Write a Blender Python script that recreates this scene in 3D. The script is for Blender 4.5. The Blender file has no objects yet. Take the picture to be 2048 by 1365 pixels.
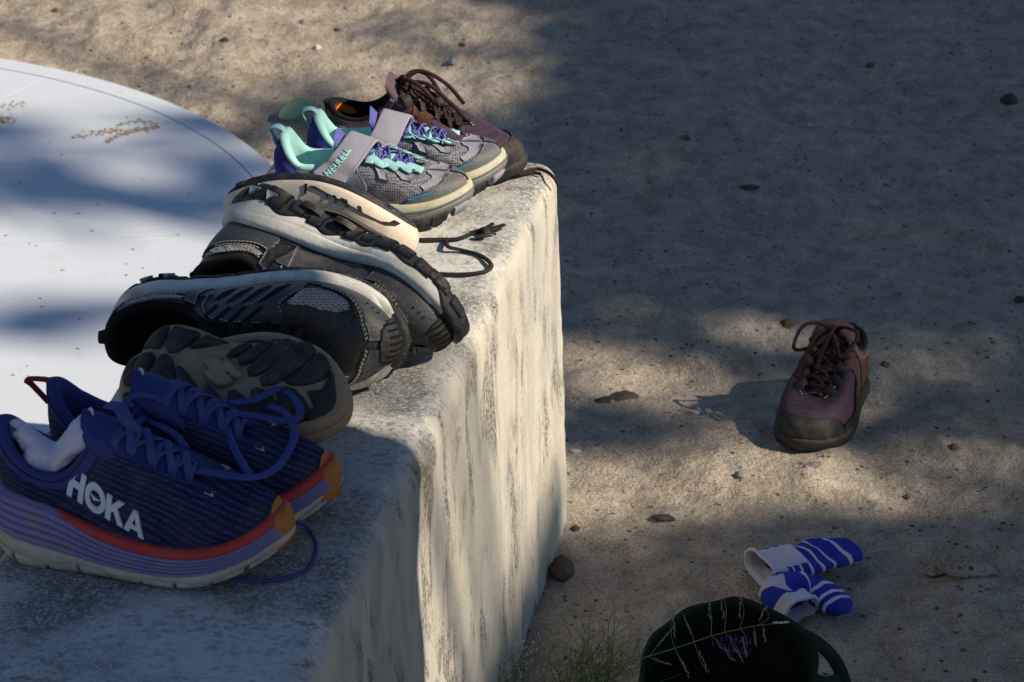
import bpy, bmesh, math, random
import numpy as np
from mathutils import Vector, Matrix, noise as mnoise
random.seed(7); np.random.seed(7)
R = math.radians
SC = bpy.context.scene
COL = SC.collection

# ------------------------------------------------------------------ camera
PITCH = R(25.0); F = 6500.0; CAMZ = 1.815; TOPZ = 0.445
cam = bpy.data.cameras.new('camera'); cam.sensor_width = 36.0
cam.lens = 36.0 * F / 2048.0; cam.clip_end = 500.0; cam.clip_start = 0.05
camo = bpy.data.objects.new('camera', cam); COL.objects.link(camo)
camo.location = (0, 0, CAMZ); camo.rotation_euler = (math.pi / 2 - PITCH, 0, 0)
cam.dof.use_dof = True; cam.dof.focus_distance = 3.28; cam.dof.aperture_fstop = 20.0
SC.camera = camo

# ------------------------------------------------------------------ light
SUN_EL = R(38.0)
SH = Vector((0.955, -0.295, 0)).normalized()                 # horizontal direction towards the sun
S3 = Vector((SH.x * math.cos(SUN_EL), SH.y * math.cos(SUN_EL), math.sin(SUN_EL)))
sun = bpy.data.lights.new('sun', 'SUN'); sun.energy = 4.7; sun.angle = R(0.53); sun.color = (1.0, 0.89, 0.73)
suno = bpy.data.objects.new('sun', sun); COL.objects.link(suno)
suno.rotation_euler = S3.to_track_quat('Z', 'Y').to_euler(); suno.location = (6, -2, 6)
w = bpy.data.worlds.new('World'); SC.world = w; w.use_nodes = True
nt = w.node_tree; bg = nt.nodes['Background']
sky = nt.nodes.new('ShaderNodeTexSky'); sky.sky_type = 'NISHITA'; sky.sun_disc = False
sky.sun_elevation = SUN_EL; sky.sun_rotation = math.atan2(SH.x, SH.y)
sky.air_density = 1.15; sky.dust_density = 0.1; sky.ozone_density = 4.5
nt.links.new(sky.outputs[0], bg.inputs[0]); bg.inputs[1].default_value = 0.065
SC.view_settings.view_transform = 'Standard'; SC.view_settings.look = 'None'
SC.view_settings.exposure = 0.30; SC.view_settings.gamma = 1.0
SC.view_settings.use_curve_mapping = False

# ------------------------------------------------------------------ helpers
def at(px, py, z=0.0):
    """the point of the level z seen at a pixel of the 2048 x 1365 photograph"""
    a = (px - 1024.0) / F; b = (682.5 - py) / F
    d = Vector((a, math.cos(PITCH) + b * math.sin(PITCH), -math.sin(PITCH) + b * math.cos(PITCH)))
    t = (z - CAMZ) / d.z
    return Vector((0, 0, CAMZ)) + d * t
def pix(p):
    y = p[1]; z = p[2] - CAMZ
    dep = y * math.cos(PITCH) - z * math.sin(PITCH)
    up = y * math.sin(PITCH) + z * math.cos(PITCH)
    return 1024 + F * p[0] / dep, 682.5 - F * up / dep
def hexc(h):
    h = h.lstrip('#'); v = [int(h[i:i + 2], 16) / 255 for i in (0, 2, 4)]
    return tuple(c / 12.92 if c <= .04045 else ((c + .055) / 1.055) ** 2.4 for c in v)
def obj(name, verts, faces, mat, parent=None, smooth=True, mats=None, fm=None):
    me = bpy.data.meshes.new(name)
    me.from_pydata([tuple(v) for v in verts], [], [tuple(f) for f in faces])
    for m in (mats or [mat]): me.materials.append(m)
    if fm is not None: me.polygons.foreach_set('material_index', fm)
    if smooth: me.polygons.foreach_set('use_smooth', [True] * len(me.polygons))
    me.update()
    o = bpy.data.objects.new(name, me); COL.objects.link(o)
    if parent: o.parent = parent
    return o
def tag(o, label=None, cat=None, group=None, kind=None):
    if label: o['label'] = label
    if cat: o['category'] = cat
    if group: o['group'] = group
    if kind: o['kind'] = kind
    return o
def empty(name, loc=(0, 0, 0)):
    o = bpy.data.objects.new(name, None); COL.objects.link(o); o.location = loc
    o.empty_display_size = .05; return o
class MB:
    def __init__(s): s.v = []; s.f = []
    def add(s, vs, fs):
        n = len(s.v); s.v += [tuple(v) for v in vs]; s.f += [tuple(i + n for i in f) for f in fs]; return s
    def grid(s, G, cu=False, cv=False):
        G = np.asarray(G); a, b = G.shape[:2]
        fs = []
        for i in range(a if cu else a - 1):
            for j in range(b if cv else b - 1):
                i2 = (i + 1) % a; j2 = (j + 1) % b
                fs.append((i * b + j, i2 * b + j, i2 * b + j2, i * b + j2))
        return s.add(G.reshape(-1, 3), fs)
    def build(s, name, mat, parent=None, smooth=True): return obj(name, s.v, s.f, mat, parent, smooth)
def cr(pts, n, closed=False):
    """Catmull-Rom through points, n samples per span"""
    P = np.array([tuple(p) for p in pts], float); m = len(P); out = []
    if not closed: P = np.vstack([2 * P[0] - P[1], P, 2 * P[-1] - P[-2]])
    for i in range(m if closed else m - 1):
        if closed: a, b, c, d = P[(i - 1) % m], P[i], P[(i + 1) % m], P[(i + 2) % m]
        else: a, b, c, d = P[i], P[i + 1], P[i + 2], P[i + 3]
        for k in range(n):
            t = k / n
            out.append(.5 * ((2 * b) + (c - a) * t + (2 * a - 5 * b + 4 * c - d) * t * t + (3 * b - a - 3 * c + d) * t ** 3))
    if not closed: out.append(P[-2])
    return np.array(out)
def sweep(mb, pts, rw, rt, up=(0, 0, 1), k=8, taper=None, cap=True):
    """tube with a flat elliptic section (rw wide, rt thick) along pts"""
    P = np.asarray(pts, float); n = len(P); up = np.asarray(up, float)
    T = np.gradient(P, axis=0); T /= (np.linalg.norm(T, axis=1)[:, None] + 1e-12)
    ref = np.cross(T[0], up)
    if np.linalg.norm(ref) < 1e-3: ref = np.cross(T[0], (0, 1, .1))
    G = []; prev = ref / np.linalg.norm(ref)
    for i in range(n):
        sd = np.cross(T[i], up); l = np.linalg.norm(sd)
        sd = sd / l if l > .25 else prev - T[i] * prev.dot(T[i])
        sd /= np.linalg.norm(sd)
        if sd.dot(prev) < 0: sd = -sd
        sd = .5 * sd + .5 * prev; sd -= T[i] * sd.dot(T[i]); sd /= np.linalg.norm(sd); prev = sd
        nn = np.cross(sd, T[i]); s = 1.0 if taper is None else taper(i / (n - 1))
        G.append([P[i] + sd * rw * s * math.cos(2 * math.pi * j / k) + nn * rt * s * math.sin(2 * math.pi * j / k) for j in range(k)])
    mb.grid(G, cv=True)
    if cap:
        b = len(mb.v) - n * k
        mb.f.append(tuple(b + j for j in range(k))); mb.f.append(tuple(b + (n - 1) * k + j for j in range(k)))
    return mb
def smooth01(t): t = np.clip(t, 0, 1); return t * t * (3 - 2 * t)
def herm(keys, q):
    """smooth interpolation of rows (q, a, b, ..) at array q"""
    K = np.array(keys, float); q = np.asarray(q, float); x = K[:, 0]; Y = K[:, 1:]
    d = np.zeros_like(Y); h = np.diff(x)[:, None]; s = np.diff(Y, axis=0) / h
    d[1:-1] = (s[:-1] * h[1:] + s[1:] * h[:-1]) / (h[1:] + h[:-1]); d[0] = s[0]; d[-1] = s[-1]
    i = np.clip(np.searchsorted(x, q, side='right') - 1, 0, len(x) - 2)
    hh = (x[i + 1] - x[i]); t = ((q - x[i]) / hh)[..., None]; hh = hh[..., None]
    return (Y[i] * (2 * t ** 3 - 3 * t ** 2 + 1) + d[i] * hh * (t ** 3 - 2 * t ** 2 + t) +
            Y[i + 1] * (-2 * t ** 3 + 3 * t ** 2) + d[i + 1] * hh * (t ** 3 - t ** 2))
def hermc(keys, p, per=2.0):
    k = list(keys)
    pre = [tuple([r[0] - per] + list(r[1:])) for r in k[-3:]]; post = [tuple([r[0] + per] + list(r[1:])) for r in k[:3]]
    return herm(pre + k + post, np.mod(p, per))

# ------------------------------------------------------------------ materials
class NT:
    def __init__(s, name):
        s.m = bpy.data.materials.new(name); s.m.use_nodes = True; s.t = s.m.node_tree
        s.b = s.t.nodes['Principled BSDF']; s.co = s.t.nodes.new('ShaderNodeTexCoord')
    def n(s, typ, **kw):
        x = s.t.nodes.new(typ)
        for k, v in kw.items():
            if k in x.inputs: x.inputs[k].default_value = v
            else: setattr(x, k, v)
        return x
    def l(s, a, b): s.t.links.new(a, b)
    def mapping(s, scale=(1, 1, 1), rot=(0, 0, 0), src='Object'):
        m = s.n('ShaderNodeMapping'); m.inputs['Scale'].default_value = scale; m.inputs['Rotation'].default_value = rot
        s.l(s.co.outputs[src], m.inputs[0]); return m.outputs[0]
    def noise(s, vec, scale, detail=4, rough=.55, dist=0.0):
        x = s.n('ShaderNodeTexNoise'); x.inputs['Scale'].default_value = scale; x.inputs['Detail'].default_value = detail
        x.inputs['Roughness'].default_value = rough; x.inputs['Distortion'].default_value = dist
        s.l(vec, x.inputs['Vector']); return x.outputs['Fac']
    def ramp(s, fac, stops, interp='LINEAR'):
        x = s.n('ShaderNodeValToRGB'); e = x.color_ramp.elements; x.color_ramp.interpolation = interp
        while len(e) < len(stops): e.new(.5)
        for el, (p, c) in zip(e, stops):
            el.position = p; el.color = (c[0], c[1], c[2], 1) if not isinstance(c, (int, float)) else (c, c, c, 1)
        s.l(fac, x.inputs[0]); return x.outputs[0]
    def mix(s, fac, a, b, mode='MIX'):
        x = s.n('ShaderNodeMix', data_type='RGBA', blend_type=mode)
        for so, v in ((x.inputs[0], fac), (x.inputs[6], a), (x.inputs[7], b)):
            if hasattr(v, 'is_linked') or hasattr(v, 'links'): s.l(v, so)
            elif isinstance(v, (int, float)): so.default_value = v
            else: so.default_value = (v[0], v[1], v[2], 1)
        return x.outputs[2]
    def math(s, op, a, b=0.0):
        x = s.n('ShaderNodeMath', operation=op)
        for i, v in enumerate((a, b)):
            if hasattr(v, 'links'): s.l(v, x.inputs[i])
            else: x.inputs[i].default_value = v
        return x.outputs[0]
    def bump(s, h, strength=.3, dist=.001, prev=None):
        x = s.n('ShaderNodeBump'); x.inputs['Strength'].default_value = strength; x.inputs['Distance'].default_value = dist
        s.l(h, x.inputs['Height'])
        if prev is not None: s.l(prev, x.inputs['Normal'])
        return x.outputs[0]
    def done(s, col, rough=.7, nrm=None, spec=.3):
        if hasattr(col, 'links'): s.l(col, s.b.inputs['Base Color'])
        else: s.b.inputs['Base Color'].default_value = (col[0], col[1], col[2], 1)
        if hasattr(rough, 'links'): s.l(rough, s.b.inputs['Roughness'])
        else: s.b.inputs['Roughness'].default_value = rough
        s.b.inputs['Specular IOR Level'].default_value = spec
        if nrm is not None: s.l(nrm, s.b.inputs['Normal'])
        return s.m
DUST = (.30, .24, .17)
def mat_cloth(name, c, rough=.85, var=.25, dust=.12, scale=900, bump=.35, kind='weave', c2=None):
    t = NT(name); v = t.mapping()
    if kind == 'mesh':                       # open mesh: pale threads round dark holes
        x = t.n('ShaderNodeTexVoronoi', feature='F1'); x.inputs['Scale'].default_value = scale; x.inputs['Randomness'].default_value = .25
        t.l(v, x.inputs['Vector']); h = x.outputs['Distance']
        col = t.ramp(h, [(.25, c2 or tuple(k * .15 for k in c)), (.55, c)])
    elif kind == 'rib':                      # engineered knit in wavy rows
        x = t.n('ShaderNodeTexWave', wave_type='BANDS', bands_direction='X'); x.inputs['Scale'].default_value = scale
        x.inputs['Distortion'].default_value = 5.0; x.inputs['Detail'].default_value = 1.5; x.inputs['Detail Scale'].default_value = .35
        t.l(v, x.inputs['Vector']); h0 = x.outputs['Fac']
        dash = t.noise(t.mapping((250, 900, 900)), 1.0, 2)
        h = t.math('MULTIPLY', h0, t.ramp(dash, [(.45, .3), (.6, 1.0)]))
        col = t.mix(h, c, c2 or tuple(min(1, k * 2.2) for k in c))
    elif kind == 'knit':                     # knitted rows that wander, with short bright dashes
        x = t.n('ShaderNodeTexWave', wave_type='BANDS', bands_direction='DIAGONAL'); x.inputs['Scale'].default_value = scale
        x.inputs['Distortion'].default_value = 14.0; x.inputs['Detail'].default_value = 1.0; x.inputs['Detail Scale'].default_value = .22
        t.l(t.mapping((1.0, 1.6, 2.6)), x.inputs['Vector']); h0 = x.outputs['Fac']
        dash = t.noise(t.mapping((160, 500, 1300)), 1.0, 1)
        h = t.math('MULTIPLY', t.math('POWER', h0, 1.6), t.ramp(dash, [(.40, .15), (.62, 1.0)]))
        col = t.mix(h, c, c2)
    else:
        h = t.noise(v, scale, 3, .7)
        col = t.mix(h, tuple(k * (1 - var) for k in c), tuple(min(1, k * (1 + var)) for k in c))
    big = t.noise(v, 35, 5, .6)
    f = t.math('MULTIPLY', t.ramp(big, [(.42, 0.0), (.75, 1.0)]), dust)
    col = t.mix(f, col, DUST)
    nb = t.bump(h, bump, .0012)
    return t.done(col, rough, nb, .2)
def mat_hide(name, c, rough=.5, dust=.15, bump=.25, scale=420, spec=.4):
    t = NT(name); v = t.mapping()
    x = t.n('ShaderNodeTexVoronoi', feature='F1'); x.inputs['Scale'].default_value = scale; t.l(v, x.inputs['Vector'])
    g = t.noise(v, 60, 6, .65); fine = t.noise(v, 700, 3, .6)
    col = t.mix(g, tuple(k * .8 for k in c), tuple(min(1, k * 1.25) for k in c))
    wear = t.math('MULTIPLY', t.ramp(t.noise(v, 38, 7, .68), [(.48, 0.0), (.72, 1.0)]), dust)
    col = t.mix(wear, col, DUST)
    sp = t.math('MULTIPLY', t.ramp(t.noise(v, 480, 3, .6), [(.64, 0.0), (.70, 1.0)]), dust * 1.6)
    col = t.mix(sp, col, (.42, .37, .30))
    rg = t.math('ADD', t.math('MULTIPLY', g, .3), rough - .15)
    n1 = t.bump(x.outputs['Distance'], bump, .0006); n2 = t.bump(g, .25, .002, n1); n3 = t.bump(fine, .15, .0005, n2)
    return t.done(col, rg, n3, spec)
def mat_flat(name, c, rough=.7, spec=.3):
    t = NT(name); g = t.noise(t.mapping(), 90, 4)
    return t.done(t.mix(g, tuple(k * .85 for k in c), tuple(min(1, k * 1.12) for k in c)), rough, None, spec)

def mat_sand():
    t = NT('sand'); v = t.mapping()
    a = t.noise(v, 2.2, 6, .6); b = t.noise(v, 26, 6, .7); g = t.noise(v, 420, 3, .7); m2 = t.noise(v, 9, 5, .6)
    col = t.mix(a, (.45, .375, .295), (.58, .495, .395))
    col = t.mix(t.ramp(b, [(.35, .9), (.62, 0.0)]), col, (.30, .245, .19))
    col = t.mix(t.ramp(m2, [(.52, 0.0), (.75, .35)]), col, (.66, .58, .475))
    col = t.mix(t.ramp(g, [(.30, .9), (.52, 0.0)]), col, (.10, .078, .058))
    col = t.mix(t.ramp(g, [(.58, 0.0), (.74, .85)]), col, (.74, .65, .52))
    x = t.n('ShaderNodeTexVoronoi', feature='F1'); x.inputs['Scale'].default_value = 60; t.l(v, x.inputs['Vector'])
    sp = t.math('MULTIPLY', t.ramp(x.outputs['Distance'], [(.14, 1.0), (.24, 0.0)]), t.ramp(t.noise(v, 31, 2), [(.50, 0.0), (.56, .9)]))
    col = t.mix(sp, col, (.06, .045, .035))
    n1 = t.bump(b, .8, .018); n2 = t.bump(g, .5, .0025, n1); n3 = t.bump(m2, .5, .02, n2)
    return t.done(col, .95, n3, .12)
def mat_plaster():
    t = NT('weathered_plaster'); v = t.mapping()
    geo = t.n('ShaderNodeNewGeometry'); sep = t.n('ShaderNodeSeparateXYZ'); t.l(geo.outputs['Normal'], sep.inputs[0])
    top = t.ramp(sep.outputs['Z'], [(.45, 0.0), (.9, 1.0)])
    # sides: buff limewash with black algae runs down the face
    warp = t.noise(v, 14, 3, .6)
    def runs(sc, lo, hi, seed, det=4):
        m = t.n('ShaderNodeMapping'); m.inputs['Scale'].default_value = sc; m.inputs['Location'].default_value = (seed, seed * .7, seed * .3)
        t.l(t.co.outputs['Object'], m.inputs[0]); return t.ramp(t.noise(m.outputs[0], 1.0, det, .6, .9), [(lo, 0.0), (hi, 1.0)])
    gr = t.noise(v, 260, 5, .8); gr2 = t.noise(v, 900, 2, .7); cl = t.noise(v, 6, 5, .6)
    side = t.mix(cl, (.56, .49, .39), (.68, .63, .54))
    side = t.mix(t.math('MULTIPLY', runs((30, 30, 4), .45, .70, 3.1, 6), .55), side, (.50, .50, .48))
    side = t.mix(t.math('MULTIPLY', runs((13, 13, 5), .46, .62, 9.4), .55), side, (.36, .35, .325))
    grain = t.ramp(gr, [(.40, 0.0), (.58, 1.0)])
    blot = t.math('MULTIPLY', runs((19, 19, 8.0), .49, .57, 5.2), runs((7, 7, 5), .42, .54, 1.7, 2))
    side = t.mix(t.math('MULTIPLY', t.math('MULTIPLY', blot, grain), .92), side, (.055, .052, .048))
    thin = t.math('MULTIPLY', runs((70, 70, 7), .57, .64, 7.7), runs((10, 10, 6), .46, .60, 4.4, 2))
    side = t.mix(t.math('MULTIPLY', t.math('MULTIPLY', thin, grain), .75), side, (.09, .085, .078))
    side = t.mix(t.ramp(gr, [(.26, .45), (.40, 0.0)]), side, (.26, .24, .20))
    side = t.mix(t.ramp(gr2, [(.25, .35), (.42, 0.0)]), side, (.30, .27, .22))
    # top: brushed grey-white cement, dark scuffed grain
    tv = t.mapping((120, 190, 190), (0, 0, R(-60)))
    b1 = t.noise(tv, 1.0, 5, .7); b2 = t.noise(v, 22, 7, .72); b3 = t.noise(v, 150, 5, .7)
    tp = t.mix(b2, (.58, .565, .52), (.74, .72, .67))
    tp = t.mix(t.math('MULTIPLY', t.ramp(cl, [(.40, 0.0), (.56, 1.0)]), t.ramp(gr, [(.38, 0.0), (.54, .9)])), tp, (.13, .125, .115))
    tp = t.mix(t.math('MULTIPLY', t.ramp(b1, [(.40, .8), (.50, 0.0)]), t.ramp(t.noise(v, 9, 4, .6), [(.38, .1), (.62, 1.0)])), tp, (.20, .19, .165))
    tp = t.mix(t.math('MULTIPLY', t.ramp(b2, [(.53, 0.0), (.68, 1.0)]), t.ramp(b3, [(.40, 0.0), (.56, .9)])), tp, (.16, .15, .135))
    tp = t.mix(t.ramp(b3, [(.62, 0.0), (.74, .55)]), tp, (.85, .82, .75))
    # the worn arris is paler with dark flecks
    col = t.mix(top, side, tp)
    n1 = t.bump(b3, .6, .003); n2 = t.bump(b2, .5, .006, n1); n3 = t.bump(gr, .5, .002, n2)
    return t.done(col, .93, n3, .15)
def mat_pad():
    t = NT('white_terrazzo'); v = t.mapping()
    a = t.noise(v, 3, 5); g = t.noise(v, 420, 2, .7); d = t.noise(v, 16, 6, .7)
    col = t.mix(a, (.56, .60, .66), (.67, .71, .77))
    col = t.mix(t.ramp(g, [(.28, .35), (.45, 0.0)]), col, (.42, .42, .44))
    col = t.mix(t.ramp(d, [(.56, 0.0), (.76, .35)]), col, (.50, .46, .40))
    return t.done(col, .75, t.bump(g, .15, .001), .25)
M_SAND = mat_sand(); M_PLAST = mat_plaster(); M_PAD = mat_pad()
M_SAND_LOOSE = mat_cloth('loose_sand', (.38, .28, .17), .95, .5, 0, 500, .8)

# ------------------------------------------------------------------ setting: sand
def gsurf(x, y):
    h = mnoise.fractal(Vector((x * 1.3, y * 1.3, 3.1)), 1.0, 2.1, 3) * .016
    h += mnoise.fractal(Vector((x * 5.5, y * 4.2, 8.7)), .9, 2.2, 4) * .016
    h += max(0, mnoise.noise(Vector((x * 14, y * 11, 1.7)))) * .011
    h += mnoise.fractal(Vector((x * 40, y * 30, 5.7)), .9, 2.0, 2) * .0032
    return h
GZ0 = .0
def gz(x, y):
    h = gsurf(x, y)
    return h - .006
def axis(lo, hi, step, far):
    a = list(np.arange(lo, hi + 1e-6, step)); s = step; x = hi; y = lo
    while x < far: s *= 1.28; x += s; a.append(x)
    s = step
    while y > -far: s *= 1.28; y -= s; a.insert(0, y)
    return np.array(a)
xs = axis(-1.15, 1.05, .0085, 300); ys = axis(2.75, 5.6, .0105, 300)
V = [(x, y, gz(x, y) if abs(x) < 30 and abs(y) < 30 else -.006) for x in xs for y in ys]
nx, ny = len(xs), len(ys)
Fc = [(i * ny + j, (i + 1) * ny + j, (i + 1) * ny + j + 1, i * ny + j + 1) for i in range(nx - 1) for j in range(ny - 1)]
ground = tag(obj('ground', V, Fc, M_SAND), kind='structure')

# ------------------------------------------------------------------ setting: the plastered block
UW = Vector((math.sin(R(10.8)), math.cos(R(10.8)), 0)); VW = Vector((UW.y, -UW.x, 0))
far_corner = at(1119, 318, TOPZ)
BW = .325; BLEN = 1.75; BR = .023
def block():
    def ax(n0, n1, st, r):
        a = [n0, n0 + .15 * r, n0 + .4 * r, n0 + .7 * r, n0 + r]; m = max(2, int((n1 - n0 - 2 * r) / st))
        a += list(np.linspace(n0 + r, n1 - r, m + 1))[1:-1]
        return np.array(a + [n1 - r, n1 - .7 * r, n1 - .4 * r, n1 - .15 * r, n1])
    A = [ax(-BW, 0, .012, BR), ax(-BLEN, 0, .012, BR), ax(-.05, TOPZ, .012, BR)]
    lo = np.array([a[0] for a in A]); hi = np.array([a[-1] for a in A])
    mb = MB()
    for axi in range(3):
        i, j = [k for k in range(3) if k != axi]
        for sidev in (lo[axi], hi[axi]):
            if axi == 2 and sidev < 0: continue
            G = np.zeros((len(A[i]), len(A[j]), 3)); G[..., axi] = sidev
            G[..., i] = A[i][:, None]; G[..., j] = A[j][None, :]
            mb.grid(G)
    out = []
    for p in mb.v:
        p = np.array(p); c = np.clip(p, lo + BR, hi - BR); c[2] = min(p[2], TOPZ - BR)
        d = p - c; l = np.linalg.norm(d)
        if l > 1e-9: p = c + d / l * BR
        dn = d / l if l > 1e-9 else np.zeros(3)
        wv = Vector((p[0], p[1], p[2]))
        n = mnoise.fractal(wv * 7, 1, 2, 3) * .0014 + mnoise.fractal(wv * 38, 1, 2, 3) * .0012
        edge = 1 + 1.2 * (1 - max(abs(dn)))
        p = p + dn * n * edge
        p[0] += .028 * max(0, (TOPZ - p[2])) / TOPZ * (1 if p[0] > -BW / 2 else -1) * .6   # slight batter
        q = far_corner + UW * p[1] + VW * p[0]
        out.append((q.x, q.y, p[2]))
    o = obj('plastered_wall', out, mb.f, M_PLAST)
    bm = bmesh.new(); bm.from_mesh(o.data); bmesh.ops.remove_doubles(bm, verts=bm.verts, dist=1e-5)
    bmesh.ops.recalc_face_normals(bm, faces=bm.faces); bm.to_mesh(o.data); bm.free()
    return tag(o, 'low plastered wall with rounded edges and black streaks that carries the row of shoes', 'wall')
block()

# ------------------------------------------------------------------ setting: round white pad
PADZ = .02
pc = Vector((-1.1624, 4.1132, PADZ)); PR = .8807
def pad():
    root = empty('round_pad', (pc.x, pc.y, 0)); gap = .0014
    j1 = at(385, 469, PADZ) - pc; a1 = math.atan2(j1.y, j1.x)
    j2 = at(116, 142, PADZ) - pc; a2 = math.atan2(j2.y, j2.x)
    ji = at(310, 222, PADZ) - pc; RI = ji.length
    cuts = sorted([a1, a2, a1 + math.pi * .55, a2 + math.pi * .72, a1 + math.pi * 1.35])
    def sector(name, r0, r1, b0, b1, zt):
        n = 40; mb = MB(); prof = [(r0, -.03), (r0, zt - .0006), (r0 + .0006, zt), (r1 - .002, zt), (r1 - .0006, zt - .0006), (r1, zt - .002), (r1, -.03)]
        G = []
        for k in range(n + 1):
            G.append([])
            for (r, z) in prof:
                rr = max(r, .004); g = gap / rr * .5
                a = b0 + g + (b1 - b0 - 2 * g) * k / n
                G[-1].append((r * math.cos(a), r * math.sin(a), z))
        mb.grid(G)
        for k in (0, n): mb.f.append(tuple(k * len(prof) + i for i in range(len(prof))))
        return mb.build(name, M_PAD, root, False)
    for i in range(len(cuts)):
        b0 = cuts[i]; b1 = cuts[(i + 1) % len(cuts)] + (2 * math.pi if i == len(cuts) - 1 else 0)
        sector('slab', .0, RI - gap, b0, b1, PADZ)
    for i in range(len(cuts)):
        b0 = cuts[i] - .0; b1 = cuts[(i + 1) % len(cuts)] + (2 * math.pi if i == len(cuts) - 1 else 0)
        sector('rim_slab', RI, PR, b0, b1, PADZ)
    mb = MB(); n = 64
    ring = [((PR - .004) * math.cos(2 * math.pi * k / n), (PR - .004) * math.sin(2 * math.pi * k / n), PADZ - .004) for k in range(n)]
    mb.add(ring, [tuple(range(n))]); mb.build('joint_bed', mat_flat('joint_mortar', (.16, .14, .12)), root, False)
    tag(root, 'round white concrete pad with thin joints on the sand behind the wall', 'pad')
pad()
def crumbs():
    mb = MB(); rnd = random.Random(4)
    def streak(pts, n, wd):
        c = cr([tuple(at(*p, PADZ)) for p in pts], 12)
        for _ in range(n):
            p = c[rnd.randrange(len(c))]; r = rnd.uniform(.0008, .0025)
            x, y = p[0] + rnd.gauss(0, wd), p[1] + rnd.gauss(0, wd * 1.6)
            b = [(x + r * rnd.uniform(.7, 1.6) * math.cos(a), y + r * rnd.uniform(.7, 1.6) * math.sin(a), PADZ + .0006) for a in (0, 1.25, 2.5, 3.77, 5.0)]
            mb.add(b + [(x, y, PADZ + r * .8)], [(k, (k + 1) % 5, 5) for k in range(5)])
    streak([(150, 275), (200, 265), (240, 262)], 90, .0045); streak([(210, 285), (255, 265), (312, 255)], 130, .003)
    streak([(240, 250), (285, 243), (318, 252)], 60, .0028)
    streak([(0, 240), (20, 242)], 60, .006); streak([(10, 215), (45, 208)], 25, .007)
    for _ in range(60):
        px, py = rnd.uniform(0, 400), rnd.uniform(150, 780); p = at(px, py, PADZ); streak([(px, py), (px + 3, py + 1)], 1, .002)
    tag(mb.build('sand_crumbs', M_SAND_LOOSE, None, False), 'sand crumbs tracked onto the white pad', 'sand', kind='stuff')
crumbs()
# ------------------------------------------------------------------ unseen trees outside the frame, shaped to cast the wanted shade
M_BARK = mat_hide('bark', (.14, .10, .07), .95, .2, .9, 90, .1)
M_LEAF = mat_flat('tree_leaf', (.07, .12, .03), .6)
def near_shade_caster():  # added shadow caster out of view; trunk and limb follow the wanted shadow edge
    E = at(822, 945, TOPZ - .01); K = E + S3 * 1.35
    d = (at(690, 878, TOPZ) - at(806, 930, TOPZ)).normalized()
    e2 = (S3 + d * 1.1).normalized()
    rad = .30
    n0 = Vector((-SH.y, SH.x, 0)).normalized();  n0 = n0 if n0.y < 0 else -n0
    n1 = S3.cross(e2).normalized(); n1 = n1 if n1.y < 0 or n1.z < 0 else -n1
    n1 = n1 if n1.dot(n0) > 0 else -n1
    base = Vector((K.x, K.y, 0)) + n0 * rad; kin = K + n0 * rad
    pts = [base + Vector((0, 0, -.1)), base + Vector((0, 0, .2)), base + Vector((0, 0, .55)), kin - Vector((0, 0, .25)), kin - Vector((0, 0, .02))]
    limb = [K + n1 * rad + e2 * t for t in (.12, .5, 1.0, 1.6, 2.3, 3.2)]
    root = empty('leaning_caster', (base.x, base.y, 0))
    mb = MB(); sweep(mb, [p - root.location for p in cr(pts + limb, 6)] if False else [Vector(p) - root.location for p in cr(pts + limb, 6)], rad, rad, (1, 0, 0), 24)
    mb.build('trunk', M_BARK, root)
    mb = MB(); rnd = random.Random(3)
    top = limb[-1] - root.location
    for _ in range(220):
        c = top + Vector((rnd.gauss(0, .5), rnd.gauss(.3, .5), rnd.gauss(.7, .35)))
        leaf(mb, c, rnd, .16)
    mb.build('crown', M_LEAF, root)
    tag(root, 'added leaning trunk, unseen right of the frame, shaped to shade the nearest shoes', 'tree')
def leaf(mb, c, rnd, ln):
    u = Vector((rnd.gauss(0, 1), rnd.gauss(0, 1), rnd.gauss(0, .6))).normalized()
    v = u.cross(Vector((rnd.gauss(0, 1), rnd.gauss(0, 1), rnd.gauss(0, 1)))).normalized()
    nn = u.cross(v)
    P = [c - u * ln * .5, c - u * ln * .1 + v * ln * .24, c + u * ln * .5, c - u * ln * .1 - v * ln * .24, c + nn * ln * .06]
    mb.add(P, [(0, 1, 4), (1, 2, 4), (2, 3, 4), (3, 0, 4)])
near_shade_caster()
def g2(px, py, cx, cy, rx, ry, p=2): return math.exp(-(abs((px - cx) / rx) ** p + abs((py - cy) / ry) ** p))
def lit(x, y):
    """wanted share of the sun at a point of the ground; the crown is thinned to it"""
    px, py = pix((x, y, 0))
    a = 1.0 * g2(px, py, 260, 20, 700, 140, 4) + .8 * g2(px, py, 930, 165, 160, 38)
    a += .7 * g2(px, py, 60, 200, 330, 80) + .30 * g2(px, py, 520, 250, 300, 70)
    a += .95 * g2(px, py, 150, 545, 520, 62, 3) + .95 * g2(px, py, -20, 800, 360, 70, 3) + .36 * g2(px, py, 150, 480, 600, 420, 4)
    a += .55 * g2(px, py, 1560, 950, 620, 75, 3) + .50 * g2(px, py, 2000, 955, 220, 60) + .38 * g2(px, py, 1280, 800, 330, 190) + .22 * g2(px, py, 1600, 790, 420, 130, 3)
    a += .05 * g2(px, py, 1250, 480, 400, 200)
    # the wall top and its side stand higher: their rays cross the ground further left
    u = ((Vector((x, y, 0)) - far_corner).dot(UW)); vv = ((Vector((x, y, 0)) - far_corner).dot(VW))
    if -1.6 < u < .33 and -1.02 < vv < -.02: a = max(a, 1.0 * smooth01((.33 - u) / .1) * smooth01((vv + 1.02) / .06) * smooth01((-.02 - vv) / .05))
    return min(1.0, max(0.0, (a - .05) / .95))
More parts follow.
